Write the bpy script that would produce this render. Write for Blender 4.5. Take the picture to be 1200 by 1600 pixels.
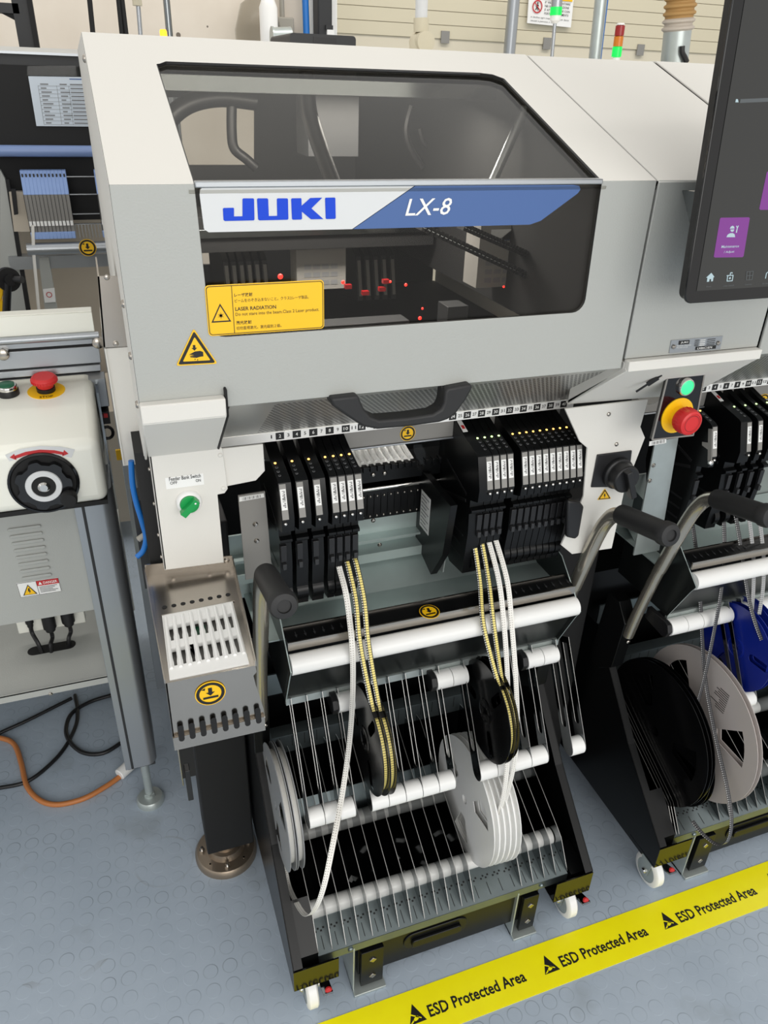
import bpy, bmesh, math, random
from math import sin, cos, pi, radians
from mathutils import Vector, Matrix
from mathutils.geometry import tessellate_polygon

random.seed(4)
S = bpy.context.scene
COL = S.collection
for o in list(bpy.data.objects):
    bpy.data.objects.remove(o)

# ------------------------------------------------------------------ camera
FPX = 1177.7368
R = ((0.9410579515, -0.3369026920, 0.0301082708),
     (-0.1414065465, -0.4727173927, -0.8697944904),
     (0.3072688085, 0.8142695148, -0.4924947071))
CAMP = Vector((0, 0, 1.47))
cd = bpy.data.cameras.new('camera')
cd.sensor_fit = 'VERTICAL'
cd.sensor_height = 36.0
cd.sensor_width = 27.0
cd.lens = FPX / 1600 * 36.0
cd.clip_start = 0.02
cam = bpy.data.objects.new('camera', cd)
COL.objects.link(cam)
rx, dn, fw = Vector(R[0]), Vector(R[1]), Vector(R[2])
cam.matrix_world = Matrix(((rx.x, -dn.x, -fw.x, CAMP.x), (rx.y, -dn.y, -fw.y, CAMP.y), (rx.z, -dn.z, -fw.z, CAMP.z), (0, 0, 0, 1)))
S.camera = cam

# ------------------------------------------------------------------ world, lamps, exposure
W = bpy.data.worlds.new('hall_light')
S.world = W
W.use_nodes = True
bg = W.node_tree.nodes['Background']
bg.inputs[0].default_value = (1.0, 0.985, 0.955, 1)
bg.inputs[1].default_value = 0.64
S.view_settings.view_transform = 'Standard'
S.view_settings.look = 'None'
S.view_settings.gamma = 1
S.view_settings.use_curve_mapping = False
S.view_settings.exposure = 0.26


def area(name, loc, sx, sy, power, col, target):
    l = bpy.data.lights.new(name, 'AREA')
    l.shape = 'RECTANGLE'
    l.size, l.size_y = sx, sy
    l.energy = power
    l.color = col
    o = bpy.data.objects.new(name, l)
    COL.objects.link(o)
    o.location = loc
    o.rotation_euler = (Vector(target) - Vector(loc)).to_track_quat('-Z', 'Y').to_euler()
    return o


area('hall_strip_light', (0.6, -1.6, 3.8), 5.0, 0.5, 18, (1.0, 0.97, 0.92), (0.4, 0.2, 0.0))
area('hall_strip_light', (0.5, 1.5, 4.3), 6.0, 0.5, 8, (1.0, 0.97, 0.93), (0.5, 1.5, 0))
area('hall_strip_light', (2.2, 3.2, 4.4), 8.0, 0.6, 92, (1.0, 0.95, 0.87), (2.2, 5.5, 1.2))
area('front_fill_light', (0.5, -3.2, 1.9), 4.5, 1.8, 70, (1.0, 0.985, 0.95), (0.5, 0.9, 0.9))  # unseen fill lamp added behind the camera to brighten the machine front
area('interior_fill_light', (0.33, 1.27, 1.44), 0.5, 0.08, 5.0, (1.0, 0.96, 0.9), (0.33, 1.33, 1.0))  # fill lamp added inside the hood to brighten the parts behind the glass
area('hall_daylight', (-4.5, -1.5, 3.2), 3.0, 2.2, 14, (0.86, 0.93, 1.0), (0.2, 0.9, 0.6))


# ------------------------------------------------------------------ measuring helpers: a pixel of the 1200x1600 photo onto a plane of the place
def ray(px, py):
    return rx * (px - 600) + dn * (py - 800) + fw * FPX


def on(ax, v, p):
    d = ray(*p)
    return CAMP + d * ((v - CAMP[ax]) / d[ax])


def PX(v, *ps):
    return [on(0, v, p) for p in ps]


def PY(v, *ps):
    return [on(1, v, p) for p in ps]


def PZ(v, *ps):
    return [on(2, v, p) for p in ps]


# ------------------------------------------------------------------ materials
def new_mat(name):
    m = bpy.data.materials.new(name)
    m.use_nodes = True
    return m, m.node_tree.nodes, m.node_tree.links, m.node_tree.nodes['Principled BSDF']


def srgb(c):
    return tuple((x / 255 / 12.92) if x / 255 <= 0.04045 else ((x / 255 + 0.055) / 1.055) ** 2.4 for x in c) + (1,)


def mat(name, rgb, rough=0.5, metal=0.0, bump=0.0, bscale=200, spec=0.5, noise=0.0, nscale=8, coat=0.0, emit=None, estr=0):
    m, N, L, b = new_mat(name)
    c = srgb(rgb)
    b.inputs['Base Color'].default_value = c
    b.inputs['Roughness'].default_value = rough
    b.inputs['Metallic'].default_value = metal
    b.inputs['Specular IOR Level'].default_value = spec
    b.inputs['Coat Weight'].default_value = coat
    b.inputs['Coat Roughness'].default_value = 0.05
    if emit:
        b.inputs['Emission Color'].default_value = srgb(emit)
        b.inputs['Emission Strength'].default_value = estr
    if bump or noise:
        tc = N.new('ShaderNodeTexCoord')
    if noise:
        n = N.new('ShaderNodeTexNoise')
        n.inputs['Scale'].default_value = nscale
        n.inputs['Detail'].default_value = 6
        L.new(tc.outputs['Object'], n.inputs['Vector'])
        mx = N.new('ShaderNodeMix')
        mx.data_type = 'RGBA'
        mx.inputs[6].default_value = tuple(x * (1 - noise) for x in c[:3]) + (1,)
        mx.inputs[7].default_value = tuple(min(1, x * (1 + noise)) for x in c[:3]) + (1,)
        L.new(n.outputs['Fac'], mx.inputs[0])
        L.new(mx.outputs[2], b.inputs['Base Color'])
    if bump:
        n2 = N.new('ShaderNodeTexNoise')
        n2.inputs['Scale'].default_value = bscale
        n2.inputs['Detail'].default_value = 3
        L.new(tc.outputs['Object'], n2.inputs['Vector'])
        bp = N.new('ShaderNodeBump')
        bp.inputs['Strength'].default_value = bump
        bp.inputs['Distance'].default_value = 0.001
        L.new(n2.outputs['Fac'], bp.inputs['Height'])
        L.new(bp.outputs['Normal'], b.inputs['Normal'])
    return m


def glass(name, tint, gl=1.0, rough=0.02):
    m, N, L, b = new_mat(name)
    N.remove(b)
    out = N['Material Output']
    t = N.new('ShaderNodeBsdfTransparent')
    t.inputs[0].default_value = tint + (1,)
    g = N.new('ShaderNodeBsdfGlossy')
    g.inputs['Roughness'].default_value = rough
    g.inputs['Color'].default_value = (gl, gl, gl, 1)
    ge = N.new('ShaderNodeNewGeometry')
    dt = N.new('ShaderNodeVectorMath')
    dt.operation = 'DOT_PRODUCT'
    L.new(ge.outputs['Incoming'], dt.inputs[0])
    L.new(ge.outputs['Normal'], dt.inputs[1])
    # Schlick reflectance of a thin pane, the same from either side
    one = node_math(N, L, 'SUBTRACT', 1.0, node_math(N, L, 'ABSOLUTE', dt.outputs['Value']))
    fr = node_math(N, L, 'ADD', 0.016, node_math(N, L, 'MULTIPLY', 0.7, node_math(N, L, 'POWER', one, 5.0)))
    mx = N.new('ShaderNodeMixShader')
    L.new(fr, mx.inputs[0])
    L.new(t.outputs[0], mx.inputs[1])
    L.new(g.outputs[0], mx.inputs[2])
    L.new(mx.outputs[0], out.inputs[0])
    return m


def node_math(N, L, op, a, b=None, c=None):
    n = N.new('ShaderNodeMath')
    n.operation = op
    for i, v in enumerate((a, b, c)):
        if v is None:
            continue
        if isinstance(v, (int, float)):
            n.inputs[i].default_value = v
        else:
            L.new(v, n.inputs[i])
    return n.outputs[0]


def stripe_mat(name, kind):
    """carrier tape: UV u = metres along the tape, v = 0..1 across"""
    m, N, L, b = new_mat(name)
    uv = N.new('ShaderNodeUVMap')
    sx = N.new('ShaderNodeSeparateXYZ')
    L.new(uv.outputs[0], sx.inputs[0])
    u, v = sx.outputs[0], sx.outputs[1]
    M = lambda op, a, b_=None, c=None: node_math(N, L, op, a, b_, c)

    def row(v0, pitch, ru, rv, sq=False):
        fu = M('ABSOLUTE', M('SUBTRACT', M('FRACT', M('DIVIDE', u, pitch)), 0.5))
        fv = M('ABSOLUTE', M('SUBTRACT', v, v0))
        if sq:
            return M('MULTIPLY', M('LESS_THAN', fu, ru), M('LESS_THAN', fv, rv))
        d = M('ADD', M('POWER', M('DIVIDE', fu, ru), 2.0), M('POWER', M('DIVIDE', fv, rv), 2.0))
        return M('LESS_THAN', d, 1.0)

    def mix(f, c1, c2):
        mx = N.new('ShaderNodeMix')
        mx.data_type = 'RGBA'
        L.new(f, mx.inputs[0])
        for i, c in ((6, c1), (7, c2)):
            if isinstance(c, tuple):
                mx.inputs[i].default_value = c
            else:
                L.new(c, mx.inputs[i])
        return mx.outputs[2]
    if kind == 'white':
        c = mix(row(0.16, 0.004, 0.24, 0.09), srgb((232, 230, 224)), srgb((120, 116, 108)))
        c = mix(row(0.60, 0.004, 0.17, 0.10, True), c, srgb((176, 172, 164)))
    elif kind == 'yellow':
        c = mix(row(0.60, 0.004, 0.40, 0.27, True), srgb((16, 16, 16)), srgb((238, 220, 130)))
        c = mix(row(0.14, 0.004, 0.26, 0.10), c, srgb((215, 215, 210)))
    elif kind == 'clear':
        c = mix(row(0.60, 0.004, 0.34, 0.26, True), srgb((176, 176, 176)), srgb((128, 130, 132)))
        c = mix(row(0.12, 0.004, 0.3, 0.10), c, srgb((30, 30, 30)))
    else:
        c = mix(row(0.60, 0.004, 0.34, 0.26, True), srgb((38, 38, 40)), srgb((92, 92, 94)))
        c = mix(row(0.12, 0.004, 0.3, 0.10), c, srgb((190, 190, 190)))
    L.new(c, b.inputs['Base Color'])
    b.inputs['Roughness'].default_value = 0.28 if kind in ('dark', 'clear') else 0.45
    return m


def perforated_mat(name):
    m, N, L, b = new_mat(name)
    b.inputs['Metallic'].default_value = 0.6
    b.inputs['Roughness'].default_value = 0.36
    uv = N.new('ShaderNodeUVMap')
    sx = N.new('ShaderNodeSeparateXYZ')
    L.new(uv.outputs[0], sx.inputs[0])
    M = lambda op, a, b_=None: node_math(N, L, op, a, b_)

    def dots(off):
        fu = M('SUBTRACT', M('FRACT', M('ADD', M('DIVIDE', sx.outputs[0], 0.0066), off)), 0.5)
        fv = M('SUBTRACT', M('FRACT', M('ADD', M('DIVIDE', sx.outputs[1], 0.0114), off)), 0.5)
        d = M('SQRT', M('ADD', M('POWER', M('MULTIPLY', fu, 0.0066), 2.0), M('POWER', M('MULTIPLY', fv, 0.0114), 2.0)))
        return M('LESS_THAN', d, 0.0021)
    h = M('MAXIMUM', dots(0.0), dots(0.5))
    # solid margins of the sheet
    inx = M('MULTIPLY', M('GREATER_THAN', sx.outputs[0], 0.055), M('LESS_THAN', sx.outputs[0], 0.535))
    iny = M('MULTIPLY', M('GREATER_THAN', sx.outputs[1], 0.03), M('LESS_THAN', sx.outputs[1], 0.19))
    h = M('MULTIPLY', h, M('MULTIPLY', inx, iny))
    mx = N.new('ShaderNodeMix')
    mx.data_type = 'RGBA'
    mx.inputs[6].default_value = srgb((196, 196, 192))
    mx.inputs[7].default_value = srgb((78, 78, 78))
    L.new(h, mx.inputs[0])
    L.new(mx.outputs[2], b.inputs['Base Color'])
    bp = N.new('ShaderNodeBump')
    bp.invert = True
    bp.inputs['Strength'].default_value = 0.6
    bp.inputs['Distance'].default_value = 0.001
    L.new(h, bp.inputs['Height'])
    L.new(bp.outputs['Normal'], b.inputs['Normal'])
    return m


def floor_mat():
    m, N, L, b = new_mat('studded_rubber')
    tc = N.new('ShaderNodeTexCoord')
    sx = N.new('ShaderNodeSeparateXYZ')
    L.new(tc.outputs['Object'], sx.inputs[0])
    M = lambda op, a, b_=None: node_math(N, L, op, a, b_)
    P = 0.0365
    fx = M('MULTIPLY', M('SUBTRACT', M('FRACT', M('ADD', M('DIVIDE', M('ADD', sx.outputs[0], 0.249), P), 0.5)), 0.5), P)
    fy = M('MULTIPLY', M('SUBTRACT', M('FRACT', M('ADD', M('DIVIDE', M('SUBTRACT', sx.outputs[1], 1.19), P), 0.5)), 0.5), P)
    d = M('SQRT', M('ADD', M('POWER', fx, 2.0), M('POWER', fy, 2.0)))
    mr = N.new('ShaderNodeMapRange')
    mr.interpolation_type = 'SMOOTHSTEP'
    mr.inputs['From Min'].default_value = 0.0148
    mr.inputs['From Max'].default_value = 0.0125
    L.new(d, mr.inputs['Value'])
    n = N.new('ShaderNodeTexNoise')
    n.inputs['Scale'].default_value = 3.0
    n.inputs['Detail'].default_value = 8
    n.inputs['Roughness'].default_value = 0.65
    L.new(tc.outputs['Object'], n.inputs['Vector'])
    cr = N.new('ShaderNodeValToRGB')
    cr.color_ramp.elements[0].position = 0.3
    cr.color_ramp.elements[0].color = srgb((158, 171, 185))
    cr.color_ramp.elements[1].position = 0.72
    cr.color_ramp.elements[1].color = srgb((174, 186, 199))
    L.new(n.outputs['Fac'], cr.inputs[0])
    # patchy darker ring round each stud
    ring = M('LESS_THAN', M('ABSOLUTE', M('SUBTRACT', d, 0.0134)), 0.0008)
    n2 = N.new('ShaderNodeTexNoise')
    n2.inputs['Scale'].default_value = 9.0
    n2.inputs['Detail'].default_value = 3
    L.new(tc.outputs['Object'], n2.inputs['Vector'])
    rf = M('MULTIPLY', ring, M('MULTIPLY', M('MAXIMUM', M('SUBTRACT', n2.outputs['Fac'], 0.44), 0.0), 1.6))
    mx = N.new('ShaderNodeMix')
    mx.data_type = 'RGBA'
    L.new(rf, mx.inputs[0])
    L.new(cr.outputs[0], mx.inputs[6])
    mx.inputs[7].default_value = srgb((84, 92, 100))
    # brownish scuffs
    n3 = N.new('ShaderNodeTexNoise')
    n3.inputs['Scale'].default_value = 5.5
    n3.inputs['Detail'].default_value = 5
    L.new(tc.outputs['Object'], n3.inputs['Vector'])
    sf = M('MULTIPLY', M('MAXIMUM', M('SUBTRACT', n3.outputs['Fac'], 0.60), 0.0), 3.0)
    mx2 = N.new('ShaderNodeMix')
    mx2.data_type = 'RGBA'
    L.new(sf, mx2.inputs[0])
    L.new(mx.outputs[2], mx2.inputs[6])
    mx2.inputs[7].default_value = srgb((112, 116, 112))
    # round rust mark left by an old foot, and a worn arc
    col = mx2.outputs[2]
    for cx_, cy_, rr_, wd_, fc_ in ((-0.0524, 1.128, 0.060, 0.0022, 0.45), (-0.25, 1.03, 0.105, 0.006, 0.6)):
        du = M('POWER', M('SUBTRACT', sx.outputs[0], cx_), 2.0)
        dv = M('POWER', M('SUBTRACT', sx.outputs[1], cy_), 2.0)
        dd = M('ABSOLUTE', M('SUBTRACT', M('SQRT', M('ADD', du, dv)), rr_))
        rg = M('MULTIPLY', M('LESS_THAN', dd, wd_), M('MULTIPLY', M('MAXIMUM', M('SUBTRACT', n2.outputs['Fac'], 0.42), 0.0), 3.0))
        if rr_ > 0.1:
            rg = M('MULTIPLY', rg, M('LESS_THAN', sx.outputs[1], 0.95))
        m3 = N.new('ShaderNodeMix')
        m3.data_type = 'RGBA'
        L.new(M('MULTIPLY', rg, fc_), m3.inputs[0])
        L.new(col, m3.inputs[6])
        m3.inputs[7].default_value = srgb((104, 92, 76))
        col = m3.outputs[2]
    L.new(col, b.inputs['Base Color'])
    b.inputs['Roughness'].default_value = 0.42
    bp = N.new('ShaderNodeBump')
    bp.inputs['Strength'].default_value = 0.3
    bp.inputs['Distance'].default_value = 0.0008
    L.new(mr.outputs[0], bp.inputs['Height'])
    L.new(bp.outputs['Normal'], b.inputs['Normal'])
    return m


def plaster_mat():
    m, N, L, b = new_mat('wall_plaster')
    tc = N.new('ShaderNodeTexCoord')
    n = N.new('ShaderNodeTexNoise')
    n.inputs['Scale'].default_value = 2.2
    n.inputs['Detail'].default_value = 8
    L.new(tc.outputs['Object'], n.inputs['Vector'])
    cr = N.new('ShaderNodeValToRGB')
    cr.color_ramp.elements[0].position = 0.3
    cr.color_ramp.elements[0].color = srgb((214, 203, 188))
    cr.color_ramp.elements[1].position = 0.7
    cr.color_ramp.elements[1].color = srgb((230, 221, 208))
    L.new(n.outputs['Fac'], cr.inputs[0])
    v = N.new('ShaderNodeTexVoronoi')
    v.inputs['Scale'].default_value = 5.0
    L.new(tc.outputs['Object'], v.inputs['Vector'])
    lt = node_math(N, L, 'LESS_THAN', v.outputs['Distance'], 0.07)
    mx = N.new('ShaderNodeMix')
    mx.data_type = 'RGBA'
    L.new(lt, mx.inputs[0])
    L.new(cr.outputs[0], mx.inputs[6])
    mx.inputs[7].default_value = srgb((120, 110, 100))
    L.new(mx.outputs[2], b.inputs['Base Color'])
    b.inputs['Roughness'].default_value = 0.9
    return m


MT = dict(
    white=mat('white_powder_coat', (219, 217, 211), 0.6, bump=0.12, bscale=900, spec=0.3),
    grey=mat('grey_powder_coat', (170, 172, 168), 0.45, bump=0.25, bscale=420),
    cream=mat('white_gloss_paint', (238, 238, 228), 0.3),
    dark=mat('black_plastic', (22, 22, 24), 0.42),
    dark2=mat('dark_grey_plastic', (40, 41, 43), 0.5),
    rubber=mat('black_rubber', (30, 30, 31), 0.55, bump=0.1, bscale=600),
    gloss_black=mat('black_gloss_paint', (12, 12, 14), 0.07, spec=0.6),
    satin_black=mat('black_satin_paint', (11, 12, 13), 0.3, spec=0.3),
    matte_black=mat('matte_black', (14, 14, 15), 0.7),
    zinc=mat('galvanised_steel', (184, 192, 190), 0.34, metal=0.6, noise=0.10, nscale=40),
    zinc_dark=mat('galvanised_divider', (132, 136, 138), 0.13, metal=1.0),
    edge=mat('cut_steel_edge', (150, 150, 148), 0.35, metal=0.8),
    deck=mat('galvanised_deck', (176, 190, 188), 0.34, metal=0.45, noise=0.10, nscale=25),
    zinc_shaded=mat('galvanised_shaded_plate', (122, 132, 134), 0.3, metal=0.8, noise=0.1, nscale=40),  # galvanised steel, its colour darkened for the shade between the dividers
    zinc_cheek=mat('dark_cheek_shaded_deck', (62, 66, 66), 0.3, metal=0.8),  # dark steel of the cheeks, also the painted shade of the lower deck
    steel=mat('brushed_stainless', (178, 172, 164), 0.22, metal=1.0, noise=0.06, nscale=30),
    chrome=mat('chrome', (210, 208, 204), 0.08, metal=1.0),
    tube=mat('bent_steel_tube', (186, 180, 168), 0.24, metal=0.85),
    alu=mat('anodised_aluminium', (168, 172, 176), 0.33, metal=0.75),
    whiteplastic=mat('white_plastic', (236, 236, 234), 0.3),
    whitetrans=mat('translucent_white_plastic', (225, 225, 222), 0.25),
    yellow=mat('yellow_sticker', (244, 192, 16), 0.4),
    tapeyellow=mat('yellow_tape', (255, 240, 4), 0.35, noise=0.06, nscale=30),
    ink=mat('black_ink', (18, 18, 18), 0.45),
    blue=mat('logo_blue', (4, 66, 204), 0.5, spec=0.3),
    bandblue=mat('band_blue', (76, 104, 156), 0.5, spec=0.3),
    bandwhite=mat('band_white', (214, 216, 217), 0.5, spec=0.3),
    red=mat('red_plastic', (206, 40, 42), 0.38),
    redink=mat('red_ink', (190, 40, 44), 0.5),
    green=mat('green_plastic', (8, 150, 72), 0.35),
    dgreen=mat('dark_green_plastic', (22, 92, 62), 0.35),
    whiteink=mat('white_ink', (235, 235, 232), 0.5),
    greyink=mat('grey_print', (120, 122, 124), 0.5),
    sheet=mat('printed_sheet', (206, 216, 226), 0.5),
    beige=mat('beige_panel', (188, 178, 162), 0.6),
    film=glass('cloudy_plastic_film', (0.74, 0.73, 0.70), rough=0.25),
    label=mat('paper_label', (236, 236, 234), 0.5),
    plategrey=mat('grey_label_plate', (136, 134, 130), 0.5),
    screen=mat('screen_glass', (14, 15, 16), 0.06, emit=(60, 60, 58), estr=0.6),
    purple=mat('screen_purple', (40, 16, 44), 0.1, emit=(124, 56, 140), estr=0.85),
    iconw=mat('screen_icon', (60, 70, 74), 0.1, emit=(178, 200, 206), estr=0.8),
    iconw2=mat('screen_dim_icon', (30, 32, 34), 0.1, emit=(110, 116, 118), estr=0.5),
    ledorange=mat('amber_led', (255, 190, 90), 0.3, emit=(255, 186, 84), estr=4),
    ledgreen=mat('green_led', (200, 255, 120), 0.3, emit=(206, 255, 150), estr=3),
    ledred=mat('red_led', (255, 40, 30), 0.3, emit=(255, 40, 30), estr=3),
    lampgreen=mat('green_lamp', (40, 220, 110), 0.25, emit=(50, 232, 120), estr=1.2),
    stackgreen=mat('green_stack_lamp', (10, 150, 60), 0.25, emit=(0, 214, 84), estr=0.8),
    stackred=mat('red_stack_lamp', (150, 24, 26), 0.25),
    stackamber=mat('amber_stack_lamp', (206, 120, 24), 0.25),
    stacklit=mat('lit_amber_stack_lamp', (255, 160, 30), 0.25, emit=(255, 170, 30), estr=2.0),
    smoke=glass('smoked_window', (0.80, 0.79, 0.76)),
    smoke2=glass('dark_smoked_window', (0.85, 0.84, 0.82)),
    clear=glass('clear_plastic_sheet', (0.95, 0.95, 0.94), gl=0.6, rough=0.02),
    cablegrey=mat('grey_cable', (150, 146, 136), 0.5),
    cableblue=mat('blue_hose', (30, 110, 190), 0.3),
    orange=mat('orange_cable', (186, 116, 62), 0.45),
    hose=mat('tan_duct_hose', (176, 138, 84), 0.7),
    hosew=mat('white_duct_hose', (190, 180, 168), 0.6),
    door=mat('door_cream_steel', (206, 198, 174), 0.55, bump=0.1, bscale=120),
    doorlow=mat('door_lower_cream', (212, 204, 184), 0.55),
    bronze=mat('nickel_foot', (160, 146, 130), 0.35, metal=0.85),
    reelwhite=mat('white_reel_plastic', (240, 240, 238), 0.3),
    reelgrey=mat('grey_reel_plastic', (188, 180, 176), 0.42),
    reelsilver=mat('silver_reel_plastic', (140, 142, 144), 0.35),
    reelblue=mat('blue_reel_plastic', (16, 36, 132), 0.3),
    reelblack=mat('black_reel_plastic', (11, 11, 12), 0.2, spec=0.3),
    softblue=mat('pale_blue_plastic', (142, 170, 222), 0.4),
    bar_blue=mat('blue_grey_bar', (128, 150, 196), 0.35),
    perf=perforated_mat('perforated_steel'),
    tw=stripe_mat('white_carrier_tape', 'white'), ty=stripe_mat('yellow_carrier_tape', 'yellow'),
    td=stripe_mat('dark_carrier_tape', 'dark'), tcl=stripe_mat('clear_carrier_tape', 'clear'),
    floor=floor_mat(), plaster=plaster_mat(),
)


# ------------------------------------------------------------------ mesh builder
_textcache = {}


def text_shape(s, bold=0.0):
    key = (s, bold)
    if key in _textcache:
        return _textcache[key]
    cu = bpy.data.curves.new('t', 'FONT')
    cu.body = s
    cu.resolution_u = 2
    cu.offset = bold
    ob = bpy.data.objects.new('t', cu)
    me = bpy.data.meshes.new_from_object(ob)
    vs = [(v.co.x, v.co.y) for v in me.vertices]
    fs = [tuple(p.vertices) for p in me.polygons]
    bpy.data.objects.remove(ob)
    bpy.data.curves.remove(cu)
    bpy.data.meshes.remove(me)
    if vs:
        x0, x1 = min(v[0] for v in vs), max(v[0] for v in vs)
        y0, y1 = min(v[1] for v in vs), max(v[1] for v in vs)
        vs = [((x - x0) / max(1e-6, x1 - x0), (y - y0) / max(1e-6, y1 - y0)) for x, y in vs]
    _textcache[key] = (vs, fs)
    return vs, fs


class MB:
    def __init__(s, *mats):
        s.v, s.f, s.m, s.sm, s.uv = [], [], [], [], {}
        s.mats = [MT[k] if isinstance(k, str) else k for k in mats]

    def face(s, idx, mi, sm=False, uv=None):
        if uv:
            s.uv[len(s.f)] = uv
        s.f.append(tuple(idx))
        s.m.append(mi)
        s.sm.append(sm)

    def box(s, x0, x1, y0, y1, z0, z1, mi=0):
        b = len(s.v)
        s.v += [Vector(p) for p in ((x0, y0, z0), (x1, y0, z0), (x1, y1, z0), (x0, y1, z0), (x0, y0, z1), (x1, y0, z1), (x1, y1, z1), (x0, y1, z1))]
        for q in ((0, 3, 2, 1), (4, 5, 6, 7), (0, 1, 5, 4), (1, 2, 6, 5), (2, 3, 7, 6), (3, 0, 4, 7)):
            s.face([b + i for i in q], mi)
        return s

    def obox(s, c, u, v, w, mi=0):
        """box with centre c and half-axis vectors u, v, w"""
        c, u, v, w = map(Vector, (c, u, v, w))
        b = len(s.v)
        for k in (-1, 1):
            for p in ((-1, -1), (1, -1), (1, 1), (-1, 1)):
                s.v.append(c + u * p[0] + v * p[1] + w * k)
        for q in ((0, 3, 2, 1), (4, 5, 6, 7), (0, 1, 5, 4), (1, 2, 6, 5), (2, 3, 7, 6), (3, 0, 4, 7)):
            s.face([b + i for i in q], mi)
        return s

    def prism(s, pts, vec, mi=0, holes=None, mi_side=None):
        pts = [Vector(p) for p in pts]
        vec = Vector(vec)
        loops = [pts] + [[Vector(p) for p in h] for h in (holes or [])]
        allp = [p for l in loops for p in l]
        b = len(s.v)
        n = len(allp)
        s.v += allp + [p + vec for p in allp]
        ms = mi if mi_side is None else mi_side
        if holes:
            for t in tessellate_polygon(loops):
                s.face([b + i for i in t], mi)
                s.face([b + n + i for i in reversed(t)], mi)
        else:
            s.face([b + i for i in range(n)], mi)
            s.face([b + n + i for i in reversed(range(n))], mi)
        o = 0
        for l in loops:
            k = len(l)
            for i in range(k):
                j = (i + 1) % k
                s.face([b + o + i, b + n + o + i, b + n + o + j, b + o + j], ms)
            o += k
        return s

    def frame(s, d):
        d = d.normalized()
        a = Vector((0, 0, 1)) if abs(d.z) < 0.9 else Vector((1, 0, 0))
        u = d.cross(a).normalized()
        return u, d.cross(u).normalized()

    def cyl(s, p0, p1, r, r2=None, n=20, mi=0, caps=True, mc=None):
        p0, p1 = Vector(p0), Vector(p1)
        r2 = r if r2 is None else r2
        u, v = s.frame(p1 - p0)
        b = len(s.v)
        for p, q in ((p0, r), (p1, r2)):
            for i in range(n):
                a = 2 * pi * i / n
                s.v.append(p + (u * cos(a) + v * sin(a)) * q)
        for i in range(n):
            j = (i + 1) % n
            s.face([b + i, b + j, b + n + j, b + n + i], mi, True)
        if caps:
            mc = mi if mc is None else mc
            s.face([b + i for i in reversed(range(n))], mc)
            s.face([b + n + i for i in range(n)], mc)
        return s

    def lathe(s, c, ax, prof, n=28, mi=0):
        """prof: (radius, distance along ax[, material])"""
        c, ax = Vector(c), Vector(ax).normalized()
        u, v = s.frame(ax)
        b = len(s.v)
        for q in prof:
            for i in range(n):
                a = 2 * pi * i / n
                s.v.append(c + ax * q[1] + (u * cos(a) + v * sin(a)) * max(q[0], 1e-5))
        for k in range(len(prof) - 1):
            m = prof[k + 1][2] if len(prof[k + 1]) > 2 else mi
            for i in range(n):
                j = (i + 1) % n
                s.face([b + k * n + i, b + k * n + j, b + (k + 1) * n + j, b + (k + 1) * n + i], m, True)
        return s

    def tube(s, pts, r, n=10, mi=0, res=0):
        pts = [Vector(p) for p in pts]
        if res:
            pts = spline(pts, res)
        b = len(s.v)
        t0 = (pts[1] - pts[0])
        u, v = s.frame(t0)
        for k, p in enumerate(pts):
            t = (pts[min(k + 1, len(pts) - 1)] - pts[max(k - 1, 0)]).normalized()
            u = (u - t * u.dot(t)).normalized()
            v = t.cross(u)
            rr = r(k / (len(pts) - 1)) if callable(r) else r
            for i in range(n):
                a = 2 * pi * i / n
                s.v.append(p + (u * cos(a) + v * sin(a)) * rr)
        for k in range(len(pts) - 1):
            for i in range(n):
                j = (i + 1) % n
                s.face([b + k * n + i, b + k * n + j, b + (k + 1) * n + j, b + (k + 1) * n + i], mi, True)
        s.face([b + i for i in reversed(range(n))], mi)
        e = b + (len(pts) - 1) * n
        s.face([e + i for i in range(n)], mi)
        return s

    def ribbon(s, pts, w, side=(1, 0, 0), th=0.0007, mi=0, res=8):
        pts = spline([Vector(p) for p in pts], res)
        side = Vector(side).normalized()
        b = len(s.v)
        L = 0
        Ls = []
        for k, p in enumerate(pts):
            if k:
                L += (p - pts[k - 1]).length
            Ls.append(L)
            t = (pts[min(k + 1, len(pts) - 1)] - pts[max(k - 1, 0)]).normalized()
            sd = (side - t * side.dot(t)).normalized()
            nn = t.cross(sd)
            for q, h in ((-1, 1), (1, 1), (1, -1), (-1, -1)):
                s.v.append(p + sd * (q * w / 2) + nn * (h * th / 2))
        for k in range(len(pts) - 1):
            a, c = b + 4 * k, b + 4 * k + 4
            for i, j in ((0, 1), (1, 2), (2, 3), (3, 0)):
                vv = {0: 0.0, 1: 1.0, 2: 1.0, 3: 0.0}
                s.face([a + i, a + j, c + j, c + i], mi, True, [(Ls[k], vv[i]), (Ls[k], vv[j]), (Ls[k + 1], vv[j]), (Ls[k + 1], vv[i])])
        s.face([b, b + 1, b + 2, b + 3], mi)
        e = b + 4 * (len(pts) - 1)
        s.face([e + 3, e + 2, e + 1, e], mi)
        return s

    def quad(s, o, U, V, mi=0, th=0.0):
        o, U, V = Vector(o), Vector(U), Vector(V)
        n = U.cross(V).normalized() * th
        return s.prism([o, o + U, o + U + V, o + V], n if th else U.cross(V).normalized() * 1e-4, mi)

    def text(s, t, o, U, V, mi=0, bold=0.0, shear=0.0):
        vs, fs = text_shape(t, bold)
        o, U, V = Vector(o), Vector(U), Vector(V)
        b = len(s.v)
        s.v += [o + U * (x + shear * y) + V * y for x, y in vs]
        for f in fs:
            s.face([b + i for i in f], mi)
        return s

    def flat(s, pts, mi=0):
        b = len(s.v)
        s.v += [Vector(p) for p in pts]
        s.face([b + i for i in range(len(pts))], mi)
        return s

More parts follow.
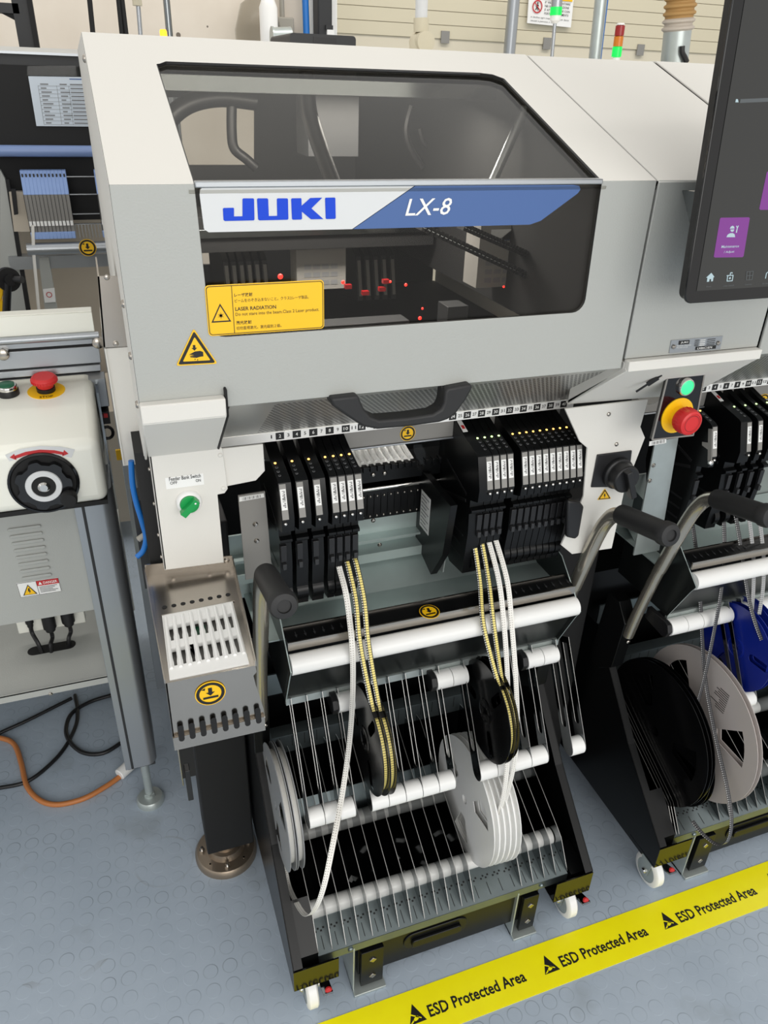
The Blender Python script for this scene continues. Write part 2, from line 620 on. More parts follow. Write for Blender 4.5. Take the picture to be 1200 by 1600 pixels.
    def disc(s, c, U, V, r, mi=0, n=32, r_in=0.0):
        c, U, V = Vector(c), Vector(U).normalized(), Vector(V).normalized()
        b = len(s.v)
        for i in range(n):
            a = 2 * pi * i / n
            s.v.append(c + (U * cos(a) + V * sin(a)) * r)
        if r_in:
            for i in range(n):
                a = 2 * pi * i / n
                s.v.append(c + (U * cos(a) + V * sin(a)) * r_in)
            for i in range(n):
                j = (i + 1) % n
                s.face([b + i, b + j, b + n + j, b + n + i], mi)
        else:
            s.face([b + i for i in range(n)], mi)
        return s

    def build(s, name, parent=None, bevel=0.0, seg=2, fix=True):
        me = bpy.data.meshes.new(name)
        org = parent_origin(parent)
        me.from_pydata([p - org for p in s.v], [], s.f)
        for m in s.mats:
            me.materials.append(m)
        for i, p in enumerate(me.polygons):
            p.material_index = s.m[i]
            p.use_smooth = s.sm[i]
        if s.uv:
            uvl = me.uv_layers.new(name='UVMap')
            for i, p in enumerate(me.polygons):
                if i in s.uv:
                    for k, li in enumerate(p.loop_indices):
                        uvl.data[li].uv = s.uv[i][k]
        if fix:
            bm = bmesh.new()
            bm.from_mesh(me)
            bmesh.ops.recalc_face_normals(bm, faces=bm.faces)
            bm.to_mesh(me)
            bm.free()
        me.set_sharp_from_angle(angle=radians(38))
        me.update()
        o = bpy.data.objects.new(name, me)
        COL.objects.link(o)
        if parent:
            o.parent = parent
        if bevel:
            md = o.modifiers.new('bevel', 'BEVEL')
            md.width = bevel
            md.segments = seg
            md.limit_method = 'ANGLE'
            md.angle_limit = radians(40)
        return o


ORG = {}


def parent_origin(p):
    return ORG.get(p.name, Vector((0, 0, 0))) if p else Vector((0, 0, 0))


def spline(pts, res):
    out = []
    n = len(pts)
    for i in range(n - 1):
        p0, p1, p2, p3 = pts[max(i - 1, 0)], pts[i], pts[i + 1], pts[min(i + 2, n - 1)]
        for k in range(res):
            t = k / res
            out.append(0.5 * ((2 * p1) + (p2 - p0) * t + (2 * p0 - 5 * p1 + 4 * p2 - p3) * t * t + (3 * p1 - p0 - 3 * p2 + p3) * t ** 3))
    out.append(pts[-1])
    return out


def thing(name, label, cat, loc=(0, 0, 0), group=None):
    o = bpy.data.objects.new(name, None)
    o.empty_display_size = 0.05
    COL.objects.link(o)
    o.location = loc
    ORG[o.name] = Vector(loc)
    tag(o, label, cat, group)
    return o


def tag(o, label, cat, group=None, kind=None):
    o['label'] = label
    o['category'] = cat
    if group:
        o['group'] = group
    if kind:
        o['kind'] = kind
    return o


def struct(o):
    o['kind'] = 'structure'
    return o


def sub(o, parent_mesh):
    """make o (built in the same thing's coordinates) a sub-part of parent_mesh"""
    o.parent = parent_mesh
    return o


def copy_tree(o, parent=None):
    c = o.copy()
    COL.objects.link(c)
    c.parent = parent
    if o.name in ORG:
        ORG[c.name] = ORG[o.name]
    for ch in o.children:
        copy_tree(ch, c)
    return c


def rrect(x0, x1, z0, z1, r, n=5):
    out = []
    for cx, cz, a0 in ((x1 - r, z1 - r, 0), (x0 + r, z1 - r, pi / 2), (x0 + r, z0 + r, pi), (x1 - r, z0 + r, 1.5 * pi)):
        for i in range(n + 1):
            a = a0 + pi / 2 * i / n
            out.append((cx + r * cos(a), cz + r * sin(a)))
    return out


def pinch_sticker(name, c, U, V, r, parent):
    """round yellow sticker: black ring, down arrow over a bar"""
    c, U, V = Vector(c), Vector(U).normalized(), Vector(V).normalized()
    n = U.cross(V).normalized()
    m = MB('yellow', 'ink')
    m.lathe(c, n, [(0, 0.0006), (r, 0.0006), (r, 0)], 32, 0)
    m.disc(c + n * 0.0009, U, V, r * 0.93, 1, 32, r * 0.72)
    f = lambda x, y: c + n * 0.0009 + U * (x * r) + V * (y * r)
    m.flat([f(-0.5, -0.42), f(0.5, -0.42), f(0.5, -0.24), f(-0.5, -0.24)], 1)
    m.flat([f(0, -0.18), f(0.3, 0.12), f(0.13, 0.12), f(0.13, 0.5), f(-0.13, 0.5), f(-0.13, 0.12), f(-0.3, 0.12)], 1)
    m.flat([f(-0.58, 0.42), f(-0.3, 0.56), f(-0.34, 0.34)], 1)
    return m.build(name, parent, fix=False)


def tri_sticker(name, a, b, c, n, parent, glyph):
    """triangular warning sticker with corners a, b (base) and c (apex); n = outward normal"""
    a, b, c, n = map(Vector, (a, b, c, n))
    m = MB('yellow', 'ink')
    g = (a + b + c) / 3

    def ring(k, rr):
        out = []
        P = [g + (p - g) * k for p in (a, b, c)]
        for i in range(3):
            p, q, r_ = P[i], P[i - 1], P[(i + 1) % 3]
            for t in (0, 0.33, 0.66, 1):
                d1, d2 = (q - p).normalized() * rr, (r_ - p).normalized() * rr
                out.append(p + d1 * (1 - t) ** 2 + d2 * t ** 2)
        return out
    L = (b - a).length
    o1 = ring(1.0, L * 0.07)
    m.prism([p + n * 0.0002 for p in o1], n * 0.0005, 0)
    m.prism([p + n * 0.0008 for p in ring(0.9, L * 0.06)], n * 0.0001, 1)
    m.prism([p + n * 0.001 for p in ring(0.66, L * 0.03)], n * 0.0001, 0)
    U = (b - a).normalized()
    V = (c - (a + b) / 2).normalized()
    f = lambda x, y: g + n * 0.0012 + U * (x * L) + V * (y * L)
    for poly in glyph:
        m.flat([f(*p) for p in poly], 1)
    return m.build(name, parent, fix=False)


BOLT = [[(-0.04, 0.16), (0.06, 0.16), (0.02, 0.04), (0.08, 0.04), (-0.04, -0.18), (0.0, -0.02), (-0.07, -0.02)]]
HAND = [[(-0.06, 0.2), (0.0, 0.2), (0.0, 0.13), (0.04, 0.13), (-0.03, 0.06), (-0.1, 0.13), (-0.06, 0.13)],
        [(-0.17, -0.03), (-0.02, 0.04), (0.1, 0.05), (0.17, 0.02), (0.17, -0.09), (0.08, -0.1), (0.0, -0.12), (-0.14, -0.1), (-0.15, -0.075), (-0.03, -0.07), (-0.18, -0.06), (-0.05, -0.045)],
        [(-0.05, -0.15), (-0.03, -0.13), (-0.025, -0.16), (-0.04, -0.175)], [(0.01, -0.17), (0.03, -0.145), (0.035, -0.18), (0.02, -0.195)]]
X, Y, Z = Vector((1, 0, 0)), Vector((0, 1, 0)), Vector((0, 0, 1))


def screw(m, c, n, r=0.004, mi=0):
    m.lathe(Vector(c), n, [(r, 0), (r, r * 0.35), (r * 0.7, r * 0.7), (0, r * 0.8)], 12, mi)

# ================================================================== THE SETTING
m = MB('floor')
m.box(-6, 9, -3, 5.6, -0.05, 0.0)
fl = struct(m.build('floor'))
m = MB('plaster')
m.box(-6, 1.52, 5.45, 5.6, 0, 4.5)
struct(m.build('wall_back'))
m = MB('plaster')
m.box(1.52, 9, 5.6, 5.75, 0, 4.5)
struct(m.build('wall_back_recess'))

DY = 5.5    # sectional door
dx0 = on(1, DY, (522, 60)).x
m = MB('door', 'doorlow', 'greyink')
zr = [on(1, DY, p).z for p in ((600, 55), (600, 33), (600, 9))]
step = abs(zr[1] - zr[0])
z0 = zr[0]
m.box(dx0, 8.8, DY + 0.01, DY + 0.05, 0.0, z0 - 0.004, 1)
k = 0
while z0 + k * step < 3.4:
    za = z0 + k * step
    m.box(dx0, 8.8, DY, DY + 0.05, za, za + step - 0.004, 0)
    k += 1
m.box(dx0, 8.8, DY + 0.012, DY + 0.055, 0, 3.4, 0)
door1 = struct(m.build('door_1'))
m = MB('plategrey')
for p in ((695, 58), (854, 68), (1000, 78)):
    c = on(1, DY, p)
    m.box(c.x - 0.03, c.x + 0.03, DY - 0.01, DY, c.z - 0.035, c.z + 0.035)
h = m.build('hinge_plate', door1)
m = MB('whiteplastic')
m.box(dx0 - 0.18, dx0, 5.42, 5.55, 0, 4.4)
struct(m.build('trim_1', bevel=0.01))
m = MB('dark2')
c0 = on(1, 5.35, (505, 40))
m.box(c0.x - 0.045, c0.x + 0.045, 5.3, 5.45, 0, 4.4)
struct(m.build('trim_2', bevel=0.01))
m = MB('alu')
m.cyl(on(1, 5.3, (803, 0)), on(1, 5.3, (795, 90)), 0.04)
tag(m.build('door_guide_rail'), 'thin grey upright rail in front of the cream sectional door, left of the prohibition sign', 'rail')

# floor tape
U = X
tp = MB('tapeyellow', 'ink')
ty0, ty1 = 0.6245, 0.7075
tp.box(-1.0, 3.2, ty0, ty1, 0.0, 0.0012)
for k in range(-3, 9):
    x0 = 0.3475 + 0.2775 * k
    z = 0.0016
    tri = lambda ps: tp.flat([(x0 + a, 0.6655 + b, z) for a, b in ps], 1)
    # solid triangle, the crossed-out reaching hand left yellow
    tri([(-0.018, -0.015), (0.015, -0.015), (-0.0015, 0.0185)])
    z += 0.0004
    yel = lambda ps: tp.flat([(x0 + a, 0.6655 + b, z) for a, b in ps], 0)
    yel([(-0.0135, 0.0015), (-0.0120, 0.0035), (0.0075, -0.0085), (0.0065, -0.0100)])
    yel([(-0.0095, -0.0105), (-0.0065, -0.0065), (-0.0020, -0.0030), (0.0015, -0.0040), (0.0030, -0.0070), (0.0000, -0.0098), (-0.0040, -0.0112)])
    yel([(-0.0165, -0.0140), (-0.0120, -0.0135), (-0.0065, -0.0100), (-0.0090, -0.0085)])
    z -= 0.0004
    tp.text('ESD Protected Area', (x0 + 0.0225, 0.6515, z), (0.199, 0, 0), (0, 0.0215, 0), 1, 0.022)
tag(tp.build('floor_tape', fix=False), 'yellow floor marking tape reading ESD Protected Area across the grey floor', 'tape')

# ================================================================== PLACEMENT MACHINE
W0, W1, WC = 0.0176, 0.6312, 0.8575
HZ0, HZ1, HY = 1.152, 1.382, 0.80
TY, TZ = 1.15, 1.5156
sn = Vector((0, -(TZ - HZ1), TY - HY)).normalized()


def sl(x, s, off=0.0):
    return Vector((x, HY + (TY - HY) * s, HZ1 + (TZ - HZ1) * s)) + sn * off


PITCH = 0.746
MACH = thing('placement_machine', 'white and grey pick and place machine with tinted windows and a JUKI LX-8 band', 'machine', (0.43, 1.2, 0))
m = MB('white', 'grey', 'matte_black')
ox0, ox1 = 0.0957, 0.5553
arc = lambda cx, cz, r, a0, a1, n=5: [(cx + r * cos(radians(a0 + (a1 - a0) * i / n)), cz + r * sin(radians(a0 + (a1 - a0) * i / n))) for i in range(n + 1)]
fp = [(W0, HZ0), (W1, HZ0), (W1, HZ1), (ox1, HZ1)] + arc(0.5585 - 0.016, 1.2315 + 0.016, 0.016, 0, -90) + arc(0.0990 + 0.016, 1.2315 + 0.016, 0.016, -90, -180) + [(ox0, HZ1), (W0, HZ1)]
m.prism([(x, HY, z) for x, z in fp], (0, 0.0045, 0), 1, mi_side=2)
sp = [(W0, 0), (ox0, 0), (ox0, 0.76)] + arc(ox0 + 0.008, 0.76, 0.008, 180, 90, 3)[1:-1] + [(ox0 + 0.012, 0.787), (ox1 - 0.03, 0.800), (ox1 - 0.012, 0.79), (ox1, 0.755), (ox1, 0), (W1, 0), (W1, 1), (W0, 1)]
m.prism([sl(x, s) for x, s in sp], -sn * 0.0045, 0, mi_side=2)
m.prism([(W0, TY, TZ), (W1, TY, TZ), (W1, 1.95, TZ), (W0, 1.95, TZ)], (0, 0, -0.012), 0)
side = [(HY + 0.002, HZ0), (HY + 0.002, HZ1 - 0.001), (TY, TZ - 0.001), (1.95, TZ - 0.001), (1.95, 1.0), (1.0, 1.0), (0.905, 1.06)]
m.prism([(W0 - 0.0003, y, z) for y, z in side], (0.004, 0, 0), 0)
m.prism([(W1 - 0.0035, y, max(z, HZ0)) for y, z in side[:5]] + [(W1 - 0.0035, 1.95, HZ0)], (0.003, 0, 0), 2)
m.box(W0, W1, HY + 0.012, HY + 0.03, HZ0, HZ0 + 0.004, 1)
m.build('hood', MACH, bevel=0.0015)
m = MB('dark2')                                                       # rubber lining of the window opening
for a, b in (((ox0, 0.0), (ox0, 0.775)), ((ox1, 0), (ox1, 0.77)), ((ox0 + 0.004, 0.79), (ox1 - 0.03, 0.797))):
    m.cyl(sl(a[0], a[1], -0.002), sl(b[0], b[1], -0.002), 0.0013, n=8)
m.build('window_seal', MACH)
m = MB('smoke')
m.prism([sl(x, s, -0.0048) for x, s in ((ox0 - 0.006, -0.01), (ox1 + 0.006, -0.01), (ox1 + 0.006, 0.81), (ox0 - 0.006, 0.81))], -sn * 0.003)
m.build('upper_window', MACH)
m = MB('smoke2')
m.prism([(x, HY + 0.0047, z) for x, z in ((ox0 - 0.004, 1.226), (ox1 + 0.01, 1.226), (ox1 + 0.006, HZ1), (ox0 - 0.004, HZ1))], (0, 0.003, 0))
m.build('lower_window', MACH)
m = MB('alu')
m.box(ox0, ox1, HY - 0.0025, HY + 0.008, HZ1 - 0.0035, HZ1 + 0.0025)
m.build('window_bar', MACH, bevel=0.0012)

# brand band on the lower window
YB = HY - 0.0005
m = MB('bandwhite', 'bandblue', 'blue', 'whiteink')
bl = PY(YB, (318, 292), (648, 290), (550, 358), (326, 363), (319, 358), (312, 304), (313, 296))
m.prism(bl, (0, 0.004, 0), 0)
m.prism(PY(YB, (650, 290), (896, 289), (905, 290.5), (907, 296), (903, 302), (845, 345), (828, 351), (552, 358)), (0, 0.004, 0), 1)
jp = lambda u, v: on(1, YB - 0.0006, (230 + u / 3, 80 + v / 3))
for poly in ([(360, 735), (404, 734), (407, 737), (407, 775), (447, 774), (447, 694), (451, 690), (497, 690), (501, 694), (503, 789), (499, 793), (364, 796), (358, 791), (355, 739)],
             [(519, 690), (563, 690), (567, 694), (570, 773), (610, 772), (608, 694), (612, 690), (656, 690), (660, 694), (662, 786), (658, 790), (526, 793), (520, 788), (515, 694)],
             [(679, 690), (720, 689), (723, 692), (724, 725), (765, 688), (820, 687), (770, 737), (826, 787), (768, 788), (725, 752), (726, 785), (722, 789), (683, 790), (679, 786), (675, 694)],
             [(837, 687), (879, 686), (882, 690), (884, 782), (880, 786), (841, 787), (837, 783), (834, 691)]):
    m.prism([jp(*p) for p in poly], (0, 0.0004, 0), 2)
a, b, c = PY(YB - 0.0006, (633, 337.5), (701, 335.5), (638, 310.5))
m.text('LX-8', a, b - a, Vector((0, 0, (c - a).z)), 3, 0.006, 0.09)
m.build('brand_band', MACH, fix=False)

# stickers on the hood front
YS = HY - 0.0002
q = PY(YS, (329, 525), (508, 514.5), (505, 439), (322, 446))
m = MB('yellow', 'ink')
sx0, sx1, sz0, sz1 = 0.0968, 0.2232, 1.2335, 1.2862
m.prism([(x, YS, z) for x, z in rrect(sx0, sx1, sz0, sz1, 0.004)], (0, -0.0007, 0), 0)
o_, i_ = rrect(sx0 + 0.001, sx1 - 0.001, sz0 + 0.001, sz1 - 0.001, 0.0035), rrect(sx0 + 0.0017, sx1 - 0.0017, sz0 + 0.0017, sz1 - 0.0017, 0.003)
for i in range(len(o_)):
    j = (i + 1) % len(o_)
    m.flat([(o_[i][0], YS - 0.001, o_[i][1]), (o_[j][0], YS - 0.001, o_[j][1]), (i_[j][0], YS - 0.001, i_[j][1]), (i_[i][0], YS - 0.001, i_[i][1])], 1)
SW, SH = sx1 - sx0, sz1 - sz0
P_ = lambda u, v: Vector((sx0 + SW * u, YS - 0.001, sz1 - SH * v))
m.flat([P_(0.214, 0.03), P_(0.219, 0.03), P_(0.219, 0.97), P_(0.214, 0.97)], 1)
for t, u, v, w, h, b in (('レーザ放射', 0.235, 0.25, 0.15, 0.075, 0.012), ('ビームをのぞき込まないこと。クラス2レーザ製品。', 0.235, 0.36, 0.63, 0.07, 0.0),
                         ('LASER RADIATION', 0.235, 0.525, 0.345, 0.075, 0.014), ('Do not stare into the beam.Class 2 Laser product.', 0.235, 0.645, 0.72, 0.085, 0.0),
                         ('激光放射', 0.235, 0.80, 0.13, 0.075, 0.012), ('切勿直視激光。激光級別２級。', 0.235, 0.91, 0.385, 0.07, 0.0)):
    m.text(t, P_(u, v), X * (SW * w), Z * (SH * h), 1, b)
cx, cz = 0.108, 0.60
T = lambda k: [P_(0.113 - 0.082 * k, 0.60 + 0.13 * k), P_(0.113 + 0.082 * k, 0.60 + 0.13 * k), P_(0.113, 0.60 - 0.24 * k)]
A, B = T(1.0), T(0.80)
for i in range(3):
    j = (i + 1) % 3
    m.flat([A[i], A[j], B[j], B[i]], 1)
cc = P_(0.113, 0.60)
for i in range(12):
    a = 2 * pi * i / 12
    d, e = Vector((cos(a), 0, sin(a))), Vector((-sin(a), 0, cos(a)))
    r = 0.0042 if i % 2 else 0.003
    m.flat([cc + e * 0.0004, cc - e * 0.0004, cc + d * r], 1)
m.disc(cc, X, Z, 0.0013, 1, 12)
m.build('laser_warning_sticker', MACH, fix=False)['label'] = 'yellow laser radiation sticker'
a, b, c = PY(YS, (275, 571.5), (340, 568), (302.5, 513))
tri_sticker('hand_warning_sticker', a, b, c, -Y, MACH, HAND)

# handle under the hood
YH = HY - 0.012
hp = [(517, 623), (560, 618), (564, 628), (570, 641), (580, 652), (593, 657), (640, 653), (677, 647.5), (690, 640), (694, 630), (696, 613), (700, 607), (737, 600), (739, 607), (728, 626), (713, 647), (700, 656), (687, 660.5), (640, 667), (590, 671.5), (567, 667), (550, 656), (520, 635)]
m = MB('rubber')
m.prism(PY(YH, *hp), (0, 0.026, 0))
m.build('hood_handle', MACH, bevel=0.004, seg=3)

# perforated sheet, number strip, feeder rail
def lower_front(x0, x1, root, off=0.0, n0=1):
    m = MB('perf')
    y0, z0, y1, z1 = 0.815, 1.1515, 0.9785, 1.0365
    L_ = math.hypot(y1 - y0, z1 - z0)
    b = [Vector(p) for p in ((x0, y0, z0), (x1, y0, z0), (x1, y1, z1), (x0, y1, z1))]
    m.v += b + [p + Vector((0, 0.001, 0.0015)) for p in b]
    uv0, uv1 = x0 - 0.118 - off, x1 - 0.118 - off
    uv = [(uv0, 0), (uv1, 0), (uv1, L_), (uv0, L_)]
    m.face((0, 1, 2, 3), 0, False, uv)
    m.face((7, 6, 5, 4), 0, False, uv[::-1])
    m.build('perforated_sheet', root)
    m = MB('whiteplastic', 'ink', 'whiteink')
    m.box(x0, x1, 0.978, 0.986, 1.0225, 1.0362)
    for n in range(n0, 41):
        xc = off + 0.1816 + 0.01229 * n
        if xc + 0.0062 > x1 + 0.02:
            break
        if n % 2 == 0:
            m.flat([(xc - 0.0061, 0.9777, 1.0245), (xc + 0.0061, 0.9777, 1.0245), (xc + 0.0061, 0.9777, 1.0352), (xc - 0.0061, 0.9777, 1.0352)], 1)
        w = (0.0016 if n == 1 else 0.0032) if n < 10 else 0.0068
        m.text(str(n), (xc - w / 2, 0.9774, 1.0275), X * w, Z * 0.0052, 2 if n % 2 == 0 else 1, 0.01)
    m.build('number_strip', root, fix=False)
    m = MB('plategrey', 'alu')
    zt_, zb_ = 1.0075, on(1, 1.012, (637, 690)).z
    m.box(x0, x1, 1.012, 1.05, zb_, zt_)
    m.box(x0, x1, 1.009, 1.05, zb_ - 0.003, zb_, 1)
    m.box(x0, x1, 0.986, 1.05, 1.030, 1.036, 0)
    m.build('feeder_bank_rail', root, bevel=0.001)


lower_front(0.118, 0.692, MACH)
c = on(1, 1.0115, (637, 677))
pinch_sticker('hand_crush_sticker', c, X, Z, 0.0128, MACH)

# left side: bracket, feeder bank switch panel, side fins
m = MB('white', 'matte_black')
m.box(W0, 0.1075, 0.786, 0.80, 1.1465, 1.1675)
m.prism([(W0, 0.786, 1.1465), (0.1075, 0.786, 1.1465), (0.1075, 0.90, 1.056), (W0 + 0.004, 0.90, 1.056)], (0, 0.006, 0.004))
m.prism([(0.1078, y, z) for y, z in ((0.792, 1.176), (0.792, 1.143), (0.902, 1.054), (0.93, 1.054), (0.93, 1.176))], (0.003, 0, 0), 1)
m.prism([(W0, 0.79, 1.166), (W0, 0.9, 1.166), (W0, 0.905, 1.05), (W0, 0.79, 1.147)], (0.003, 0, 0))
m.build('corner_bracket', MACH, bevel=0.0015)
YP = 0.90
m = MB('white', 'ink', 'steel')
m.prism(PY(YP, (233, 711), (346, 700), (348, 703), (356, 764), (351, 771), (340, 773), (350, 879), (257, 891)), (0, 0.004, 0))
m.prism(PY(YP + 0.004, (340, 702), (411, 694), (414, 736), (400, 751), (350, 761)), (0, 0.003, 0))
l0, l1 = PY(YP, (233, 711), (257, 891))
m.prism([l0, l1, l1 + Y * 0.25, l0 + Y * 0.25], (0.003, 0, 0))
for p in ((344, 711), (349, 763)):
    screw(m, on(1, YP, p), -Y, 0.003)
for v in (735, 790, 840, 875):
    d = on(0, 0.0225, (238 + (v - 735) * 0.13, v))
    screw(m, (0.0222, 0.915, on(1, 0.91, (238, v)).z), -X, 0.003, 2)
PANEL = m.build('feeder_bank_panel', MACH, bevel=0.0008)
m = MB('whiteplastic', 'green', 'whiteink')
sc = on(1, YP, (295, 783))
m.lathe(sc, -Y, [(0.0162, 0), (0.0162, 0.005), (0.014, 0.008), (0.0125, 0.0085), (0.0125, 0.006)], 32, 0)
m.lathe(sc, -Y, [(0.0122, 0.004), (0.0122, 0.011), (0.0112, 0.012), (0, 0.012)], 32, 1)
d = Vector((0.72, 0, 0.69)).normalized()
e = Vector((-0.69, 0, 0.72))
m.obox(sc - Y * 0.016 - d * 0.001, d * 0.0138, e * 0.0042, Y * 0.005, 1)
m.disc(sc - Y * 0.0212 + d * 0.009, X, Z, 0.0013, 2, 10)
o = m.build('selector_switch', MACH)
o['label'] = 'green selector switch'
sub(o, PANEL)
m = MB('label', 'ink')
a, b = PY(YP - 0.0004, (260, 764), (319, 757))
m.box(a.x, b.x, YP - 0.0004, YP, a.z - 0.0005, a.z + 0.0155)
a, b = PY(YP - 0.0008, (264.5, 751.5), (314, 747))
m.text('Feeder Bank Switch', (a.x, YP - 0.0008, a.z - 0.0005), X * (b.x - a.x), Z * 0.0056, 1, 0.008)
a, b = PY(YP - 0.0008, (266, 757.5), (277.5, 757))
m.text('OFF', (a.x, YP - 0.0008, a.z), X * (b.x - a.x), Z * 0.0042, 1, 0.008)
a, b = PY(YP - 0.0008, (306, 753.5), (314, 753))
m.text('ON', (a.x, YP - 0.0008, a.z), X * (b.x - a.x), Z * 0.0042, 1, 0.008)
sub(m.build('switch_label', MACH, fix=False), PANEL)

m = MB('steel')
m.prism(PY(1.0, (152.5, 432), (186, 432), (201, 541), (162, 543)), (0, 0.004, 0), 0)
a, b = PY(1.0, (152.5, 432), (162, 543))
m.prism([a, b, b + Y * 0.12, a + Y * 0.12], (0.002, 0, 0), 0)
m.build('upper_side_cover', MACH)
m = MB('white', 'steel')
m.prism(PY(1.002, (163, 545), (203, 542), (228, 724), (192.5, 728)), (0, 0.004, 0), 0)
a, b = PY(1.0, (163, 545), (192.5, 728))
m.prism([a, b, b + Y * 0.12, a + Y * 0.12], (0.002, 0, 0), 0)
m.build('side_cover', MACH)
m = MB('white', 'steel')
for p in ((167, 433), (181, 537)):
    screw(m, on(1, 1.0, p), -Y, 0.0035, 1)
for p in ((142, 92), (190, 475), (203, 556), (214, 632)):
    screw(m, (W0, 0.84 if p[1] > 200 else 1.1, on(1, 0.84 if p[1] > 200 else 1.1, p).z), -X, 0.0045, 1)
m.build('cover_screw', MACH)
m = MB('matte_black', 'dark2')
m.box(0.006, 0.03, 0.93, 1.25, 0.45, 1.05)
m.box(-0.006, 0.012, 0.99, 1.03, 0.80, 0.95, 1)
m.build('side_duct', MACH)

# set-up tray in front of the switch panel
ZT = 0.868
m = MB('steel', 'matte_black')
outer = PZ(ZT, (228.5, 900), (364, 885), (399, 1041), (259, 1068))
hole = PZ(ZT, (253, 962), (363, 938), (386, 1034), (266, 1058))
m.prism(outer, (0, 0, -0.002), 0, [hole])
m.prism([outer[0], outer[1], outer[1] + Z * 0.018, outer[0] + Z * 0.018], (0, 0.002, 0))
m.prism([outer[0], outer[3], outer[3] + Z * 0.006, outer[0] + Z * 0.012], (-0.0015, 0, 0))
m.prism([outer[1], outer[2], outer[2] + Z * 0.008, outer[1] + Z * 0.014], (0.0015, 0, 0))
for t in (0.3, 0.72, 0.93):
    screw(m, outer[0].lerp(outer[1], t) + Z * 0.011, -Y, 0.004)
YF = outer[3].y - 0.002
fpts = PY(YF, (259, 1068), (399, 1040), (401, 1050), (396, 1056), (400, 1072), (405, 1085), (412, 1108), (413.5, 1119), (270, 1153))
m.prism(fpts, (0, 0.0015, 0))
lo = PY(YF - 0.004, (270, 1153), (413.5, 1119), (415, 1141), (273, 1173))
m.prism([fpts[-1], fpts[-2], lo[1], lo[0]], (0, 0.001, 0))
m.prism(PY(YF - 0.004, (270, 1154), (413.5, 1120), (415, 1141), (273, 1173)), (0, 0.0015, 0))
a, b = on(1, YF, (259, 1068)), on(1, YF, (273, 1173))
m.prism([a, b, b + Y * 0.06, a + Y * 0.20], (0.0015, 0, 0))
m.cyl(fpts[-1] - Y * 0.001, fpts[-2] - Y * 0.001, 0.0022, n=10)
TRAY = m.build('setup_tray', MACH)
m = MB('matte_black')
for i in range(8):
    u = 370 + (905 - 370) * i / 7
    v = 1362 - (1362 - 1238) * i / 7
    px, py = 200 + u / 4.445, 840 + v / 4.445
    c0, c1 = PY(YF - 0.0046, (px - 1, py - 9), (px + 1, py + 9))
    w = 0.0034
    pts = [(c0.x - w, c0.z), (c1.x - w, c1.z)] + [(c1.x - w * cos(t * pi / 4), c1.z - w * sin(t * pi / 4)) for t in range(1, 4)] + [(c1.x + w, c1.z), (c0.x + w, c0.z)] + [(c0.x + w * cos(t * pi / 4), c0.z + w * sin(t * pi / 4)) for t in range(1, 4)]
    m.prism([(x, YF - 0.0046, z) for x, z in pts], (0, 0.0008, 0))
sub(m.build('slot', MACH), TRAY)
m = MB('whiteplastic')
cor = PZ(ZT + 0.002, (253, 962), (363, 938), (389, 1036), (265, 1062))
bil = lambda u, v: cor[0].lerp(cor[1], u).lerp(cor[3].lerp(cor[2], u), v)
holes = []
for i in range(8):
    for (v0, v1) in ((0.20, 0.44), (0.56, 0.82)):
        u0 = 0.07 + i * 0.116
        w = 0.055
        holes.append([bil(u0, v0), bil(u0 + w, v0), bil(u0 + w, v0 + 0.14), bil(u0 + w * 0.85, v1 - 0.05), bil(u0 + w * 0.85, v1), bil(u0 + w * 0.15, v1), bil(u0 + w * 0.15, v1 - 0.05), bil(u0, v0 + 0.14)])
m.prism([bil(0, 0), bil(1, 0), bil(1, 1), bil(0, 1)], (0, 0, -0.006), 0, holes)
for i in range(9):
    u = 0.04 + i * 0.116
    m.cyl(bil(u, 0.06) + Z * 0.001, bil(u, 0.86) + Z * 0.001, 0.0022, n=8)
sub(m.build('tape_guide_comb', MACH), TRAY)
m = MB('plategrey', 'matte_black', 'steel', 'dgreen')
b0 = bil(0, 0)
m.prism([bil(-0.02, -0.02) - Z * 0.012, bil(1.02, -0.02) - Z * 0.012, bil(1.02, 1) - Z * 0.012, bil(-0.02, 1) - Z * 0.012], (0, 0, -0.002), 0)
m.prism([bil(0.36, 0.2) - Z * 0.010, bil(0.56, 0.2) - Z * 0.010, bil(0.56, 0.45) - Z * 0.010, bil(0.36, 0.45) - Z * 0.010], (0, 0, -0.001), 3)
st = PZ(ZT + 0.003, (249, 943), (360, 921), (366, 938), (252, 961))
m.prism(st, (0, 0, -0.002), 2)
for i in range(8):
    c = st[0].lerp(st[1], 0.06 + i * 0.126).lerp(st[3].lerp(st[2], 0.06 + i * 0.126), 0.42)
    m.lathe(c + Z * 0.0003, Z, [(0, 0.0002), (0.0032, 0.0002), (0.0032, 0)], 14, 1)
sub(m.build('guide_base', MACH), TRAY)
sub(pinch_sticker('tray_sticker', on(1, YF - 0.0008, (328.7, 1083)), X, Z, 0.0178, MACH), TRAY)
m = MB('steel', 'dark')
a = on(1, 0.80, (283, 1205))
m.box(a.x - 0.001, a.x + 0.001, 0.79, 0.82, a.z - 0.02, a.z + 0.10)
a, b = PY(0.80, (288, 1206), (303, 1250))
m.box(a.x, b.x, 0.80, 0.815, b.z, a.z, 1)
sub(m.build('connector_bracket', MACH, bevel=0.001), TRAY)

